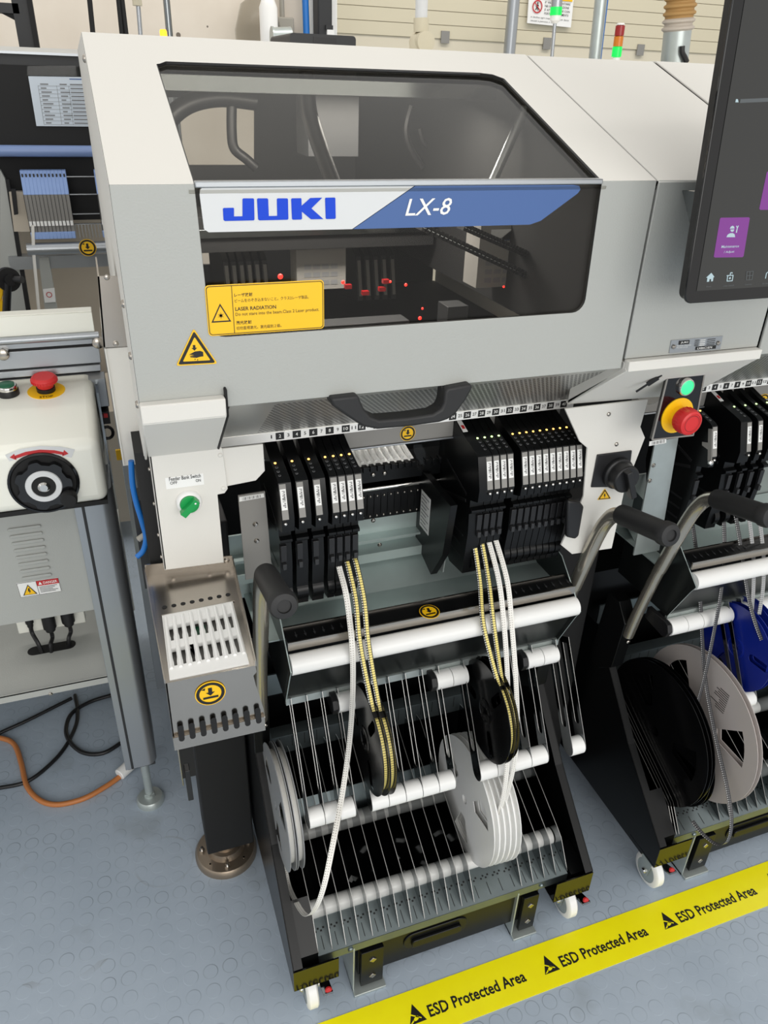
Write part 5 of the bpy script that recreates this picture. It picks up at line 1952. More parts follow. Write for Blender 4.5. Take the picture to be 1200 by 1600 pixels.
for i in range(96):
    a = 2 * pi * i / 96
    r = 0.0395 + 0.003 * math.tanh(3 * cos(7 * a)) / math.tanh(3)
    lob.append(wc + Vector((r * cos(a), -0.002, r * sin(a))))
m.prism(lob, (0, -0.012, 0), 0)
m.lathe(wc - Y * 0.0142, -Y, [(0.0275, 0), (0.0265, 0.002), (0.0185, 0.002), (0.0178, 0)], 40, 4)
m.lathe(wc - Y * 0.0142, -Y, [(0.0178, 0.001), (0, 0.001)], 32, 3)
m.lathe(wc - Y * 0.0142, -Y, [(0.009, 0), (0.009, 0.004), (0.006, 0.007), (0, 0.007)], 24, 2)
kc = on(1, YC, (108, 770))
m.lathe(kc - Y * 0.004, -Y, [(0.011, 0), (0.013, 0.012), (0.013, 0.022), (0.011, 0.026), (0, 0.026)], 24, 3)
o = m.build('handwheel', CV)
m = MB('bandwhite', 'redink')
m.prism(PY(YC - 0.0002, (8, 711), (30, 702), (62, 697), (95, 698), (117, 702), (112, 715), (90, 711), (62, 711), (35, 714), (15, 721)), (0, -0.0004, 0), 0)
lay = YC - 0.0009
m.flat(PY(lay, (22, 712.5), (40, 706), (62, 702.5), (85, 703.5), (99, 706.5), (99, 711), (85, 708.5), (62, 707.5), (42, 711), (24, 717)), 1)
m.flat(PY(lay, (15, 715), (22, 709), (26, 719)), 1)
m.flat(PY(lay, (107, 709), (100, 703), (97, 713)), 1)
o = m.build('rotation_arrow_sticker', CV, fix=False)
o['label'] = 'white sticker with a red double-headed arrow'
tn = Vector((0, -0.029, 0.205)).normalized()
ec = on(2, 0.981, (73, 613))
ec.z = 0.958 + (ec.y - 1.2) * 0.1415
m = MB('yellow', 'red', 'dark', 'ink')
m.lathe(ec, tn, [(0.031, 0), (0.031, 0.001), (0, 0.001)], 40, 0)
m.lathe(ec, tn, [(0.0155, 0), (0.0155, 0.008), (0.0135, 0.009)], 28, 2)
m.lathe(ec, tn, [(0.0135, 0.008), (0.0145, 0.018), (0.0215, 0.019), (0.0218, 0.024), (0.019, 0.028), (0.017, 0.029), (0.0165, 0.0285), (0, 0.0285)], 36, 1)
for i in range(30):
    a = 2 * pi * i / 30
    d = Vector((cos(a), sin(a), sin(a) * 0.14))
    m.obox(ec + tn * 0.0215 + d * 0.0217, d * 0.0006, Vector((-sin(a), cos(a), 0)) * 0.001, tn * 0.0022, 1)
m.text('STOP', ec + Vector((-0.011, -0.0275, -0.0275 * 0.1415 + 0.0014)), X * 0.022, Vector((0, 0.007, 0.001)), 3, 0.01)
o = m.build('emergency_stop_button', CV)
o['label'] = 'red mushroom stop button on a yellow disc'
gc = on(2, 0.981, (14, 618))
gc.z = 0.958 + (gc.y - 1.2) * 0.1415
m = MB('dark', 'chrome', 'dgreen')
m.lathe(gc, tn, [(0.018, 0), (0.018, 0.009), (0.017, 0.011)], 28, 0)
m.lathe(gc, tn, [(0.0165, 0.010), (0.0165, 0.016), (0.015, 0.018), (0.013, 0.018)], 28, 1)
m.lathe(gc, tn, [(0.013, 0.016), (0.013, 0.019), (0.011, 0.020), (0, 0.020)], 28, 2)
o = m.build('start_button', CV)
o['label'] = 'dark green push button with chrome ring'
# leg column
m = MB('alu', 'dark2')
cx0_, cx1_ = -0.1035, -0.0375
pts = [(cx0_, 1.25), (cx1_ - 0.020, 1.25)] + [(cx1_ - 0.020 + 0.020 * sin(a), 1.27 - 0.020 * cos(a)) for a in [pi / 2 * i / 6 for i in range(1, 7)]] + [(cx1_, 1.36), (cx0_, 1.36)]
m.prism([(x, y, 0.165) for x, y in pts], (0, 0, 0.675), 0)
m.box(cx0_ + 0.012, cx0_ + 0.017, 1.2490, 1.2505, 0.165, 0.835, 1)
m.box(cx0_ + 0.004, cx1_ - 0.004, 1.254, 1.352, 0.160, 0.166, 1)
m.build('leg', CV, bevel=0.001)
m = MB('zinc', 'steel')
fc = Vector((-0.067, 1.299, 0))
m.lathe(fc, Z, [(0.031, 0), (0.031, 0.010), (0.027, 0.016), (0.012, 0.018), (0.012, 0.026), (0.009, 0.027), (0.009, 0.165)], 32, 0)
m.cyl(fc + Z * 0.018, fc + Z * 0.030, 0.0125, n=6)
m.build('levelling_foot', CV)
# lower cabinet
YL = 1.275
m = MB('grey', 'cream', 'steel', 'matte_black')
pb = on(1, YL, (100, 961)).z
m.box(-0.60, cx0_ + 0.005, YL, YL + 0.003, pb, 0.846, 0)
for i in range(8):
    a, b = PY(YL, (12 + 3.2 * i, 829 + 10.7 * i), (64 + 2.4 * i, 820 + 10.9 * i))
    m.prism([(x, YL - 0.0004, z) for x, z in rrect(a.x, b.x, (a.z + b.z) / 2 - 0.003, (a.z + b.z) / 2 + 0.003, 0.0028, 3)], (0, -0.003, 0), 0)
m.build('louvre_panel', CV, bevel=0.001)
m = MB('grey', 'steel', 'matte_black')
YT = 1.255
zt = on(1, YT, (100, 1069)).z
zb = zt - 0.014
m.box(-0.60, cx0_ + 0.002, YT, YT + 0.003, zb - 0.004, zt, 0)
m.box(-1.2, -0.05, YT, 1.95, zt - 0.004, zt - 0.001, 0)  # tray carried on out of view to shade the floor beneath
m.box(-1.2, -0.05, 1.95, 1.953, 0.08, 0.95, 0)  # unseen back panel, added to keep light off the floor
screw(m, on(1, YT, (79, 1084)), -Y, 0.004, 1)
sl0, sl1 = PZ(zt, (47, 1017), (112, 1007))
ym = (sl0.y + sl1.y) / 2
m.prism([(x, y, zt - 0.0008) for x, y in rrect(sl0.x - 0.005, sl1.x + 0.008, ym - 0.014, ym + 0.014, 0.0135)], (0, 0, 0.0006), 2)
m.build('base_tray', CV)
m = MB('cream')
a, b = PY(1.40, (28, 985), (130, 950))
m.box(a.x, b.x, 1.40, 1.42, a.z - 0.01, b.z + 0.06)
SB = m.build('socket_strip', CV, bevel=0.002)
for k, (p, r, e) in enumerate((((45, 968), 0.008, (66, 1019)), ((77, 975), 0.013, (80, 1018)), ((106, 966), 0.013, (108, 1008)))):
    m = MB('dark')
    c = on(1, 1.385, p)
    m.lathe(c - Z * 0.016, Z, [(0.004, -0.006), (r * 0.75, 0), (r * 0.75, 0.006), (r, 0.008), (r, 0.05), (0, 0.05)], 16)
    e_ = on(2, zt, e)
    m.tube([c - Z * 0.018, c - Z * 0.035, e_.lerp(c, 0.3) - Y * 0.004, e_ - Z * 0.004], 0.0042, 8, res=5)
    m.build('plug', CV)
m = MB('label', 'redink', 'yellow', 'ink', 'whiteink')
dq = PY(YL - 0.0004, (32, 934), (97, 924), (91, 902), (25, 911.5))
m.prism(dq, (0, -0.0003, 0), 0)
D_ = lambda u, v: dq[0].lerp(dq[1], u).lerp(dq[3].lerp(dq[2], u), v) - Y * 0.0008
prect(m, D_, 0.46, 0.99, 0.62, 0.97, 1)
prect(m, D_, 0.455, 0.465, 0.03, 0.97, 3)
for u0, u1, v0, v1 in ((0.01, 0.99, 0.02, 0.04), (0.01, 0.99, 0.96, 0.98), (0.005, 0.015, 0.02, 0.98), (0.985, 0.995, 0.02, 0.98)):
    prect(m, D_, u0, u1, v0, v1, 3)
m.flat([D_(0.08, 0.12), D_(0.42, 0.12), D_(0.25, 0.82)], 3)
m.flat([D_(0.115, 0.155) - Y * 0.0003, D_(0.385, 0.155) - Y * 0.0003, D_(0.25, 0.74) - Y * 0.0003], 2)
m.flat([D_(0.24, 0.58) - Y * 0.0006, D_(0.28, 0.58) - Y * 0.0006, D_(0.26, 0.42) - Y * 0.0006, D_(0.29, 0.42) - Y * 0.0006, D_(0.24, 0.2) - Y * 0.0006, D_(0.25, 0.36) - Y * 0.0006, D_(0.22, 0.36) - Y * 0.0006], 3)
m.text('DANGER', D_(0.62, 0.70) - Y * 0.0003, D_(0.95, 0.70) - D_(0.62, 0.70), D_(0.62, 0.88) - D_(0.62, 0.70), 4, 0.01)
m.flat([D_(0.5, 0.70) - Y * 0.0003, D_(0.59, 0.70) - Y * 0.0003, D_(0.545, 0.9) - Y * 0.0003], 4)
for k in range(5):
    prect(m, D_, 0.50, 0.93 - 0.06 * (k % 3), 0.52 - 0.09 * k, 0.55 - 0.09 * k, 3)
m.build('danger_label', CV, fix=False)['label'] = 'danger label with yellow voltage triangle'
# rails
YR_ = 1.40
m = MB('cream', 'alu', 'matte_black', 'steel')
zx = lambda py: on(1, YR_, (100, py)).z
m.box(-0.9, -0.0265, YR_, YR_ + 0.006, zx(521), zx(490), 0)
m.box(-0.9, -0.0265, YR_, YR_ + 0.03, zx(490), zx(490) + 0.002, 0)
m.cyl((-0.9, YR_ - 0.004, zx(526)), (-0.020, YR_ - 0.004, zx(526)), 0.0065, n=16, mi=1)
m.box(-0.9, -0.022, YR_ + 0.002, YR_ + 0.02, zx(541), zx(528), 1)
m.box(-0.9, -0.022, YR_ + 0.001, YR_ + 0.02, zx(544), zx(541), 2)
m.box(-0.9, -0.024, YR_, YR_ + 0.03, zx(571), zx(544), 1)
m.box(-0.9, -0.026, YR_ - 0.004, YR_ + 0.03, zx(583), zx(573), 1)
m.box(-0.9, -0.03, 1.46, 1.50, 0.90, 1.0, 2)
m.box(-0.9, -0.022, 1.42, 1.46, 0.93, 0.985, 1)
for p in ((5, 553), (153, 535)):
    c = on(1, YR_ - 0.006, p)
    m.lathe(c, -Y, [(0.010, -0.008), (0.010, 0.006), (0.006, 0.008), (0, 0.008)], 20, 3)
m.build('rail', CV, bevel=0.001)
m = MB('dark', 'red', 'zinc_dark')
c = on(1, 1.42, (166, 650))
m.box(c.x - 0.006, c.x + 0.006, 1.41, 1.44, c.z - 0.012, c.z + 0.012)
m.box(c.x - 0.004, c.x + 0.003, 1.4085, 1.41, c.z + 0.001, c.z + 0.009, 1)
c = on(1, 1.42, (168, 676))
m.tube([c + Vector((0.010 * cos(a), 0, 0.012 * sin(a))) for a in [radians(-130 + 26 * i) for i in range(11)]], 0.003, 8)
m.box(-0.040, -0.036, 1.36, 1.46, 0.80, 0.98, 2)
m.build('side_switch', CV)
# structure seen between conveyor and machine
m = MB('alu', 'yellow')
m.box(-0.018, 0.012, 1.56, 1.60, 0.10, 1.02)
c = on(1, 1.56, (186, 710))
m.box(c.x - 0.006, c.x + 0.006, 1.556, 1.562, c.z - 0.012, c.z + 0.012, 1)
tag(m.build('upright_profile', bevel=0.001), 'grey aluminium upright between the conveyor and the machine with a small yellow tag', 'post')
m = MB('cableblue')
m.tube([on(1, 0.96, p) for p in ((205, 720), (207, 755), (213, 785), (222, 815), (228, 840), (224, 860), (214, 870))], 0.004, 10, res=6)
tag(m.build('air_hose'), 'blue air hose hanging beside the white switch panel', 'hose')
m = MB('cablegrey')
m.tube([on(1, 0.97, p) for p in ((248, 822), (232, 832), (216, 843))], 0.0045, 10, res=6)
tag(m.build('grey_cable'), 'grey cable end beside the blue air hose', 'cable')

# cables on the floor
def floor_cable(name, mk, r, pts, label, z=None):
    m = MB(mk)
    m.tube([on(2, r if z is None else z[i], p) for i, p in enumerate(pts)], r, 10, res=8)
    return tag(m.build(name), label, 'cable', 'cables on the floor')


floor_cable('power_cable', 'orange', 0.0062, [(-40, 1150), (0, 1153), (22, 1163), (33, 1192), (42, 1228), (62, 1250), (90, 1257), (130, 1248), (165, 1229), (188, 1213)], 'orange power cable curving across the floor to the white plug')
floor_cable('power_cable', 'dark', 0.0048, [(-30, 1160), (0, 1145), (40, 1127), (80, 1107), (112, 1091)], 'straight black cable on the floor under the conveyor tray')
floor_cable('power_cable', 'dark', 0.0048, [(-30, 1235), (0, 1231), (40, 1222), (72, 1200), (100, 1170), (118, 1135), (121, 1110), (117, 1086)], 'black cable curving on the floor beneath the orange cable')
floor_cable('power_cable', 'dark', 0.0052, [(215, 1140), (190, 1160), (160, 1177), (130, 1176), (110, 1160), (103, 1140), (112, 1115), (140, 1097), (175, 1086), (200, 1080)], 'black cable in a loop on the floor by the conveyor leg')
m = MB('whiteplastic')
a, b = on(2, 0.014, (186, 1211)), on(2, 0.018, (209, 1190))
m.tube([a, a.lerp(b, 0.5), b], 0.0145, 12)
m.obox(b + Vector((0.01, 0.01, 0.004)), (0.016, 0.006, 0), (-0.006, 0.016, 0), (0, 0, 0.016))
tag(m.build('plug_connector', bevel=0.002), 'white plug connector on the floor at the end of the orange cable', 'plug')

# ================================================================== BACKGROUND, LEFT: the machine across the aisle
BM = thing('placement_machine', 'black-hooded machine in the left background with pale blue feeders', 'machine', (-0.2, 2.6, 0))
YB2 = 2.40
bz = lambda py: on(1, YB2, (70, py)).z
m = MB('white', 'dark2', 'matte_black', 'alu')
m.box(-0.8, 0.05, YB2, 2.9, bz(82), bz(75), 0)
m.box(-0.8, 0.05, YB2 - 0.01, 2.9, bz(86), bz(82), 3)
m.box(-0.8, 0.05, YB2 + 0.005, 2.9, bz(103), bz(86), 1)
m.box(-0.8, 0.05, YB2, YB2 + 0.02, bz(229), bz(103), 2)
m.box(-0.8, 0.05, YB2 + 0.06, 2.9, bz(350), bz(229), 2)
m.build('hood', BM)
m = MB('bar_blue')
m.cyl((-0.8, YB2 - 0.02, bz(235)), (0.05, YB2 - 0.02, bz(235)), 0.014, n=20)
m.build('cover_handle_bar', BM)
m = MB('alu', 'matte_black', 'beige', 'grey')
m.cyl((on(1, YB2, (43, 385)).x, YB2 - 0.03, bz(386)), (0.05, YB2 - 0.03, bz(386)), 0.017, n=20)
m.box(-0.24, 0.05, YB2, YB2 + 0.05, bz(420), bz(400), 0)
a, b = PY(YB2 - 0.01, (62, 402), (78, 500))
m.prism(PY(YB2 - 0.01, (60, 402), (76, 402), (92, 500), (72, 500)), (0, 0.03, 0), 3)
m.prism(PY(YB2 + 0.02, (0, 265), (8, 280), (45, 500), (0, 500)), (0, 0.02, 0), 3)
m.prism(PY(YB2 + 0.01, (8, 280), (14, 280), (50, 500), (43, 500)), (0, 0.02, 0), 1)
m.box(-0.8, 0.05, 2.95, 3.0, 0.2, 1.05, 2)
m.prism(PY(YB2 - 0.005, (14, 300), (43, 300), (50, 362), (22, 362)), (0, 0.03, 0), 2)
m.prism(PY(YB2 - 0.04, (17, 296), (24, 296), (28, 335), (22, 336)), (0, 0.02, 0), 1)
m.box(-0.8, 0.05, 2.5, 2.9, 0.08, 0.50, 2)
m.build('frame', BM)
pinch_sticker('hand_crush_sticker', on(1, YB2 - 0.05, (137, 387)), X, Z, 0.023, BM)
m = MB('label', 'redink', 'ink')
q = PY(YB2 - 0.015, (67, 452), (85, 450), (87, 472), (70, 473))
m.prism(q, (0, 0.003, 0), 0)
m.disc(q[0].lerp(q[2], 0.5) - Y * 0.001 + Z * 0.003, X, Z, 0.008, 1, 16, 0.006)
m.build('notice_label', BM, fix=False)
m = MB('matte_black', 'alu')
x0 = on(1, YB2 - 0.01, (108, 300)).x
x1 = on(1, YB2 - 0.01, (150, 300)).x
for py, k in ((275, 0), (303, 1), (334, 1), (350, 1)):
    m.box(x0, x1 + 0.1, YB2 - 0.01, YB2, bz(py + 1.3), bz(py), 1)
for i in range(9):
    x = x0 + (x1 - x0) * i / 8
    m.box(x, x + 0.002, YB2 - 0.012, YB2, bz(372), bz(350), 1)
m.build('empty_feeder_slots', BM)
ft = None
for i in range(14):
    px = 33.5 + 5.95 * i if i < 12 else 149 + 6.0 * (i - 12)
    x = on(1, 2.38, (px + 3, 285)).x
    z1, z2, z3, z4 = [on(1, 2.38, (px, y_)).z for y_ in (267, 304, 345, 373)]
    if ft is None:
        t = thing('tape_feeder', 'x', 'feeder', (x, 2.38, z4))
        m = MB('softblue')
        m.prism([(x - 0.0052, 2.375, z) for z in ()] or [(x - 0.005, 2.37, z2), (x - 0.005, 2.395, z1), (x - 0.005, 2.42, z1), (x - 0.005, 2.42, z2)], (0.0098, 0, 0))
        m.build('cap', t, bevel=0.001)
        m = MB('softblue')
        m.box(x - 0.005, x + 0.0048, 2.362, 2.375, z4, z4 + 0.018)
        m.build('end_cap', t, bevel=0.001)
        m = MB('plategrey', 'dark')
        m.box(x - 0.0046, x + 0.0044, 2.368, 2.40, z4 + 0.018, z2, 0)
        m.box(x - 0.0054, x - 0.0044, 2.366, 2.40, z4 + 0.018, z2, 1)
        m.build('body', t)
        m = MB('whiteplastic')
        m.box(x - 0.0036, x + 0.0034, 2.364, 2.368, z4 + 0.034, z4 + 0.046)
        m.build('window', t)
        m = MB('ink')
        m.box(x - 0.0022, x + 0.002, 2.388, 2.3885, z1 - 0.018, z1 - 0.008)
        m.build('display', t)
        ft = t
        o = t
        xb0 = x
    else:
        o = copy_tree(ft)
        o.location.x += x - xb0
    o['category'] = 'feeder'
    o['group'] = 'feeders of the background machine'
    o['label'] = ('pale blue feeder of the packed row on the left background machine' if i < 10 else
                  'blue feeder at the right end of the packed row on the left background machine' if i < 12 else
                  'pale blue feeder at the edge of the white hood on the left background machine')
m = MB('sheet', 'greyink', 'bandblue')
q = PY(YB2 - 0.004, (57, 197), (175, 198), (170, 121), (44, 119))
m.prism(q, (0, 0.0008, 0), 0)
Q_ = lambda u, v: q[0].lerp(q[1], u).lerp(q[3].lerp(q[2], u), v) - Y * 0.0006
for k in range(11):
    v = 0.03 + k * 0.078
    prect(m, Q_, 0.10, 0.98, v, v + 0.006, 1)
    for u0, u1 in ((0.13, 0.20), (0.37, 0.43), (0.50, 0.68)):
        prect(m, Q_, u0, u1 + 0.03 * (k % 3), v + 0.025, v + 0.05, 1)
for u in (0.10, 0.33, 0.48):
    prect(m, Q_, u, u + 0.004, 0.03, 0.82, 1)
prect(m, Q_, 0.5, 0.96, 0.945, 0.965, 2)
tag(m.build('paper_sheet', fix=False), 'white printed table sheet hanging on the black hood in the left background', 'paper')
m = MB('clear')
q = PY(YB2 - 0.006, (42, 118), (180, 120), (180, 103), (43, 103))
m.v += []
m.prism(q, (0, 0.0006, 0))
tag(m.build('plastic_sleeve'), 'crumpled clear plastic sleeve above the printed table sheet', 'sleeve')
m = MB('tw')
m.ribbon(PY(2.36, (51, 352), (53, 400), (57, 445), (62, 500)), 0.008)
tag(m.build('carrier_tape', fix=False), 'white tape hanging straight down from the pale blue feeders in the background', 'tape')
HL = thing('reel_holder', 'yellow reel holder with a black hub at the far left edge', 'holder', tuple(on(1, 1.9, (5, 490))))
m = MB('yellow')
m.prism(PY(1.9, (-20, 436), (3, 438), (6, 455), (2, 470), (6, 472), (7, 492), (-20, 494)), (0, 0.02, 0))
m.prism(PY(1.9, (10, 474), (15, 470), (15, 492), (9, 492)), (0, 0.02, 0))
m.build('arm', HL, bevel=0.002)
m = MB('dark', 'steel')
c = on(1, 1.9, (11, 436))
m.lathe(c, Vector((0.5, -1, 0)), [(0.026, 0), (0.026, 0.012), (0.012, 0.012), (0.012, 0.02), (0, 0.02)], 24)
m.cyl(c, on(1, 1.88, (35, 437)), 0.008, n=12)
m.cyl(on(1, 1.89, (12, 440)), on(1, 1.89, (10, 490)), 0.009, n=10)
m.build('hub', HL)

# ================================================================== BACKGROUND ABOVE THE MACHINES
def pole(name, mk, Yp, p0, p1, r, label, cat='pole', group=None, zend=None):
    a, b = on(1, Yp, p0), on(1, Yp, p1)
    m = MB(mk)
    d = b - a
    if zend is not None:
        b = a + d * ((zend - a.z) / d.z)
    a = a - d * (0.30 / d.length)
    m.cyl(a, b, r, n=16)
    return tag(m.build(name), label, cat, group)


m = MB('dark2', 'matte_black')
a, b = on(1, 3.4, (27, 0)), on(1, 3.4, (42, 75))
m.box(a.x - 0.02, a.x + 0.045, 3.4, 3.46, 0.0, 2.2)
m.box(a.x + 0.03, a.x + 0.047, 3.39, 3.46, 0.0, 2.2, 1)
m.box(-1.6, a.x, 3.4, 3.46, on(1, 3.4, (5, 20)).z, on(1, 3.4, (5, 4)).z)
m.prism([(a.x, 3.41, on(1, 3.4, (5, 20)).z), (a.x - 0.06, 3.41, on(1, 3.4, (5, 20)).z), (a.x, 3.41, on(1, 3.4, (25, 36)).z)], (0, 0.04, 0), 1)
tag(m.build('rack_frame'), 'dark metal rack frame against the wall in the top left corner', 'rack')
pole('thin_post', 'matte_black', 4.6, (140, 0), (145, 50), 0.012, 'single thin black post on the left in front of the plaster wall', zend=0.0)
pole('thin_post', 'matte_black', 4.6, (185, 0), (190, 50), 0.011, 'left one of two thin black posts side by side', zend=0.0)
pole('thin_post', 'matte_black', 4.6, (191, 0), (197, 50), 0.011, 'right one of two thin black posts side by side', zend=0.0)
t = thing('signal_tower', 'grey rod with a beige lamp head at the top edge', 'lamp', tuple(on(1, 3.0, (220, 60))))
m = MB('alu')
a, b = on(1, 3.0, (216, 10)), on(1, 3.0, (220, 60))
m.cyl(a, a + (b - a) * 6, 0.007, n=12)
m.build('rod', t)
m = MB('door')
m.cyl(on(1, 3.0, (212, -15)), on(1, 3.0, (215, 9)), 0.015, n=14)
m.build('lamp_head', t)
pole('steel_pipe', 'zinc_dark', 4.9, (260, 0), (265, 56), 0.018, 'grey steel pipe rising behind the amber lamp', zend=0.0)
t = thing('signal_tower', 'small lit amber signal lamp above the hood at upper left', 'lamp', tuple(on(1, 2.6, (256, 70))))
m = MB('stacklit', 'white')
a, b = on(1, 2.6, (254.5, 46)), on(1, 2.6, (256.5, 62))
m.lathe(b, a - b, [(0.010, 0), (0.010, (a - b).length * 0.8), (0.008, (a - b).length), (0, (a - b).length)], 16)
m.build('lamp', t)
m = MB('alu')
c = on(1, 2.6, (256.5, 61))
m.cyl(c, (c.x, c.y, 0.0), 0.008)
m.build('rod', t)
# things by the wall
m = MB('film')
c = on(1, 5.28, (404, 48))
m.lathe(c - Z * 0.25, Z, [(0.10, 0), (0.135, 0.1), (0.14, 0.25), (0.10, 0.38), (0.03, 0.43), (0.05, 0.50), (0, 0.52)], 14)
tag(m.build('plastic_bag'), 'clear crumpled plastic bag hanging at the plaster wall', 'bag')
m = MB('whiteplastic')
c = on(1, 4.9, (421, 62))
m.lathe(c - Z * 0.1, Z, [(0.05, 0), (0.05, 0.25), (0.03, 0.30), (0.018, 0.32), (0.018, 0.36), (0, 0.36)], 18)
tag(m.build('spray_bottle'), 'white bottle beside the clear plastic bag', 'bottle')
BX = thing('junction_box', 'grey electrical junction box on the wall above the white hood', 'box', tuple(on(1, 5.4, (444, 50))))
m = MB('cablegrey')
a, b = PY(5.40, (433, 55), (457, 28))
m.box(a.x, b.x, 5.36, 5.45, a.z, b.z)
m.build('cover', BX, bevel=0.008)
m = MB('cablegrey')
a = on(1, 5.4, (441, 28))
m.cyl(a, a + Z * 0.6, 0.015)
m.build('conduit', BX)
m = MB('zinc')
a, b = on(1, 4.7, (427, 58)), on(1, 4.7, (455, 57))
m.cyl(a, b, 0.045, n=20)
m.cyl(a, a - Vector((0.01, 0, 0)), 0.05, n=20)
tag(m.build('steel_canister'), 'shiny steel canister lying beside the white bottle', 'canister')
pole('wall_hose', 'cableblue', 5.35, (477, 0), (479, 58), 0.02, 'blue hose running down the wall beside the dark door post', 'hose', zend=0.0)
m = MB('whiteplastic', 'dark2')
a, b = PY(5.3, (510, 56), (521, 47))
m.box(a.x, b.x, 5.28, 5.33, a.z, b.z)
a, b = PY(5.3, (508, 46), (519, 40))
m.box(a.x, b.x, 5.28, 5.33, a.z, b.z, 1)
tag(m.build('door_switch'), 'small white door switch beside the dark door post', 'switch')
# black keyboard tray on the hood top
a, b = PY(1.55, (453, 66), (556, 69))
ta = on(1, 1.55, (455, 52)).z
m = MB('dark2', 'dark')
m.prism([(x, 1.55, z) for x, z in rrect(a.x, b.x, TZ, ta + 0.001, 0.006, 4)], (0, 0.16, 0))
m.box(a.x + (b.x - a.x) * 0.35, a.x + (b.x - a.x) * 0.70, 1.5493, 1.55, TZ + 0.003, ta - 0.004, 1)
tag(m.build('keyboard_tray'), 'black flat keyboard tray lying on top of the white hood', 'tray')
# white swan-neck pipe
t = thing('support_pipe', 'white pipe with a cream elbow joint rising from the hood top', 'pipe', tuple(on(1, 1.7, (658, 78))))
m = MB('bandwhite')
a, b = on(1, 1.7, (659, 0)), on(1, 1.7, (658, 35))
m.cyl(a + (a - b) * 3, b, 0.0125, n=20)
m.build('tube', t)
m = MB('door')
m.cyl(on(1, 1.7, (658, 28)), on(1, 1.7, (658, 50)), 0.0155, n=20)
c = on(1, 1.7, (658, 66))
m.lathe(Vector((c.x, c.y, TZ)), Z, [(0.024, 0), (0.025, 0.014), (0.023, 0.034), (0.017, 0.045), (0.0155, 0.047)], 24)
m.cyl(c - Y * 0.028, c + Y * 0.02, 0.019, n=20)
m.build('elbow_joint', t)
# signal towers on the machines
t = thing('signal_tower', 'white signal tower lit green, in front of the prohibition sign', 'lamp', tuple(on(1, 1.85, (863, 90))))
m = MB('alu')
a, b = on(1, 1.85, (867, 35)), on(1, 1.85, (862, 92))
m.cyl(a, b + (b - a) * 0.1, 0.0042, n=12)
m.build('rod', t)
m = MB('alu', 'stackgreen', 'whiteplastic')
d = (a - b).normalized()
s0 = on(1, 1.85, (867.5, 32))
k_ = (on(1, 1.85, (869, 12)) - on(1, 1.85, (868, 32))).length / 20
m.lathe(s0, d, [(0.005, -0.006), (0.012, 0.0), (0.0125, 8 * k_)], 20, 2)
m.lathe(s0, d, [(0.0138, 8 * k_), (0.0138, 21 * k_), (0, 21 * k_)], 20, 1)
m.lathe(s0, d, [(0.0125, 21 * k_), (0.0125, 60 * k_), (0, 60 * k_)], 20, 0)
m.build('lamp_stack', t)
t = thing('signal_tower', 'stack light with red, amber and lit green segments on the white machine top', 'lamp', tuple(on(1, 1.85, (962, 92))))
a, b = on(1, 1.85, (970, 36)), on(1, 1.85, (962, 95))
d = (a - b).normalized()
Lt = (a - b).length
for nm, mk, f0, f1, r in (('base', 'whiteplastic', -0.05, 0.10, 0.0095), ('green_segment', 'stackgreen', 0.10, 0.38, 0.0118), ('amber_segment', 'stackamber', 0.38, 0.66, 0.0112), ('red_segment', 'stackred', 0.66, 0.94, 0.0112), ('cap', 'whiteplastic', 0.94, 1.0, 0.0095)):
    m = MB(mk)
    m.lathe(b + d * (Lt * f0), d, [(0, 0), (r, 0.0005), (r, Lt * (f1 - f0) - 0.001), (r * 0.8, Lt * (f1 - f0)), (0, Lt * (f1 - f0))], 20)
    m.build(nm, t)
pole('exhaust_pipe', 'zinc', 2.1, (939, 0), (929, 92), 0.0165, 'grey metal exhaust pipe rising behind the machine top, left of the stack light', 'pipe', zend=1.2)
pole('thin_cable', 'cableblue', 2.15, (949, 0), (938, 92), 0.003, 'thin blue cable running beside the grey exhaust pipe', 'cable', zend=1.2)
t = thing('exhaust_duct', 'tan corrugated duct hose on a grey metal stub behind the machine top', 'duct', tuple(on(1, 2.0, (1054, 98))))
a, b = on(1, 2.0, (1059, 46)), on(1, 2.0, (1053, 100))
m = MB('zinc', 'dark')
m.cyl(a, b + (b - a) * 0.6, 0.036, n=28)
c = on(1, 1.955, (1068, 78))
m.tube([on(1, 1.955, p) for p in ((1066, 72), (1066, 82), (1070, 90), (1073, 97))], 0.007, 8, 1, res=4)
m.build('stub', t)
m = MB('hose', 'hosew')
d = (a - b).normalized()
pr = []
for i in range(60):
    s_ = i * 0.0042
    r = 0.038 + (0.004 if i % 4 in (1, 2) else -0.002)
    pr.append((r, s_, 1 if s_ < 0.032 else 0))
m.lathe(a - d * 0.004, d, pr, 28)
m.build('corrugated_hose', t)
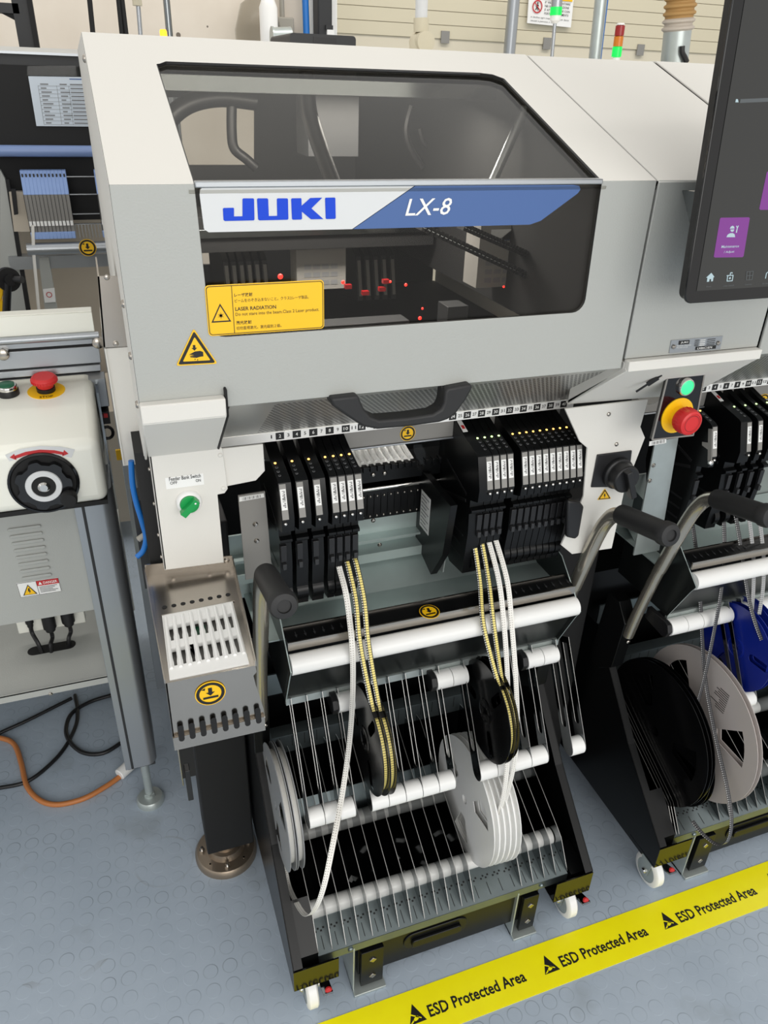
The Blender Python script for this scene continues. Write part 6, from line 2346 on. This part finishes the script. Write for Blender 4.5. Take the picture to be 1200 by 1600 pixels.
# prohibition sign on the door
m = MB('label', 'yellow', 'redink', 'ink')
q = PY(DY - 0.03, (824, 36), (892, 43), (898, -16), (828, -22))
m.prism(q, (0, 0.01, 0), 0)
G_ = lambda u, v: q[0].lerp(q[1], u).lerp(q[3].lerp(q[2], u), v) - Y * 0.004
prect(m, G_, 0.03, 0.97, 0.68, 0.98, 1)
m.text('PERICOLO', G_(0.30, 0.72) - Y * 0.003, G_(0.90, 0.72) - G_(0.30, 0.72), G_(0.30, 0.80) - G_(0.30, 0.72), 3, 0.01)
cc = G_(0.19, 0.47)
r_ = (G_(0.30, 0.47) - G_(0.08, 0.47)).length / 2
m.disc(cc - Y * 0.002, X, Z, r_, 2, 28, r_ * 0.8)
u_, v_ = Vector((0.72, 0, -0.69)), Vector((0.69, 0, 0.72))
m.flat([cc - Y * 0.003 + u_ * r_ + v_ * r_ * 0.08, cc - Y * 0.003 - u_ * r_ + v_ * r_ * 0.08, cc - Y * 0.003 - u_ * r_ - v_ * r_ * 0.08, cc - Y * 0.003 + u_ * r_ - v_ * r_ * 0.08], 2)
m.disc(cc - Y * 0.002 + Z * r_ * 0.5, X, Z, r_ * 0.14, 3, 12)
m.flat([cc - Y * 0.002 + X * (x_ * r_) + Z * (z_ * r_) for x_, z_ in ((-0.12, 0.32), (0.14, 0.32), (0.35, 0.0), (0.12, 0.1), (0.3, -0.55), (0.12, -0.55), (0.0, -0.15), (-0.25, -0.55), (-0.4, -0.5), (-0.12, 0.0), (-0.35, 0.05))], 3)
for k, t_ in enumerate(("E' VIETATO SOSTARE", 'NEL RAGGIO DI AZIONE', "E' ATTRAVERSARE CON", 'PORTONE IN MOVIMENTO')):
    v0 = 0.58 - 0.10 * k
    m.text(t_, G_(0.36, v0), G_(0.93 - 0.02 * (k % 2), v0) - G_(0.36, v0), G_(0.36, v0 + 0.06) - G_(0.36, v0), 3, 0.006)
for k, t_ in enumerate(('si declina ogni responsabilita per danni', 'causati a persone o cose')):
    v0 = 0.15 - 0.10 * k
    m.text(t_, G_(0.06, v0), G_(0.93 if k == 0 else 0.62, v0) - G_(0.06, v0), G_(0.06, v0 + 0.055) - G_(0.06, v0), 3)
tag(m.build('prohibition_sign', fix=False), 'white prohibition sign with red circle and Italian text on the sectional door', 'sign')
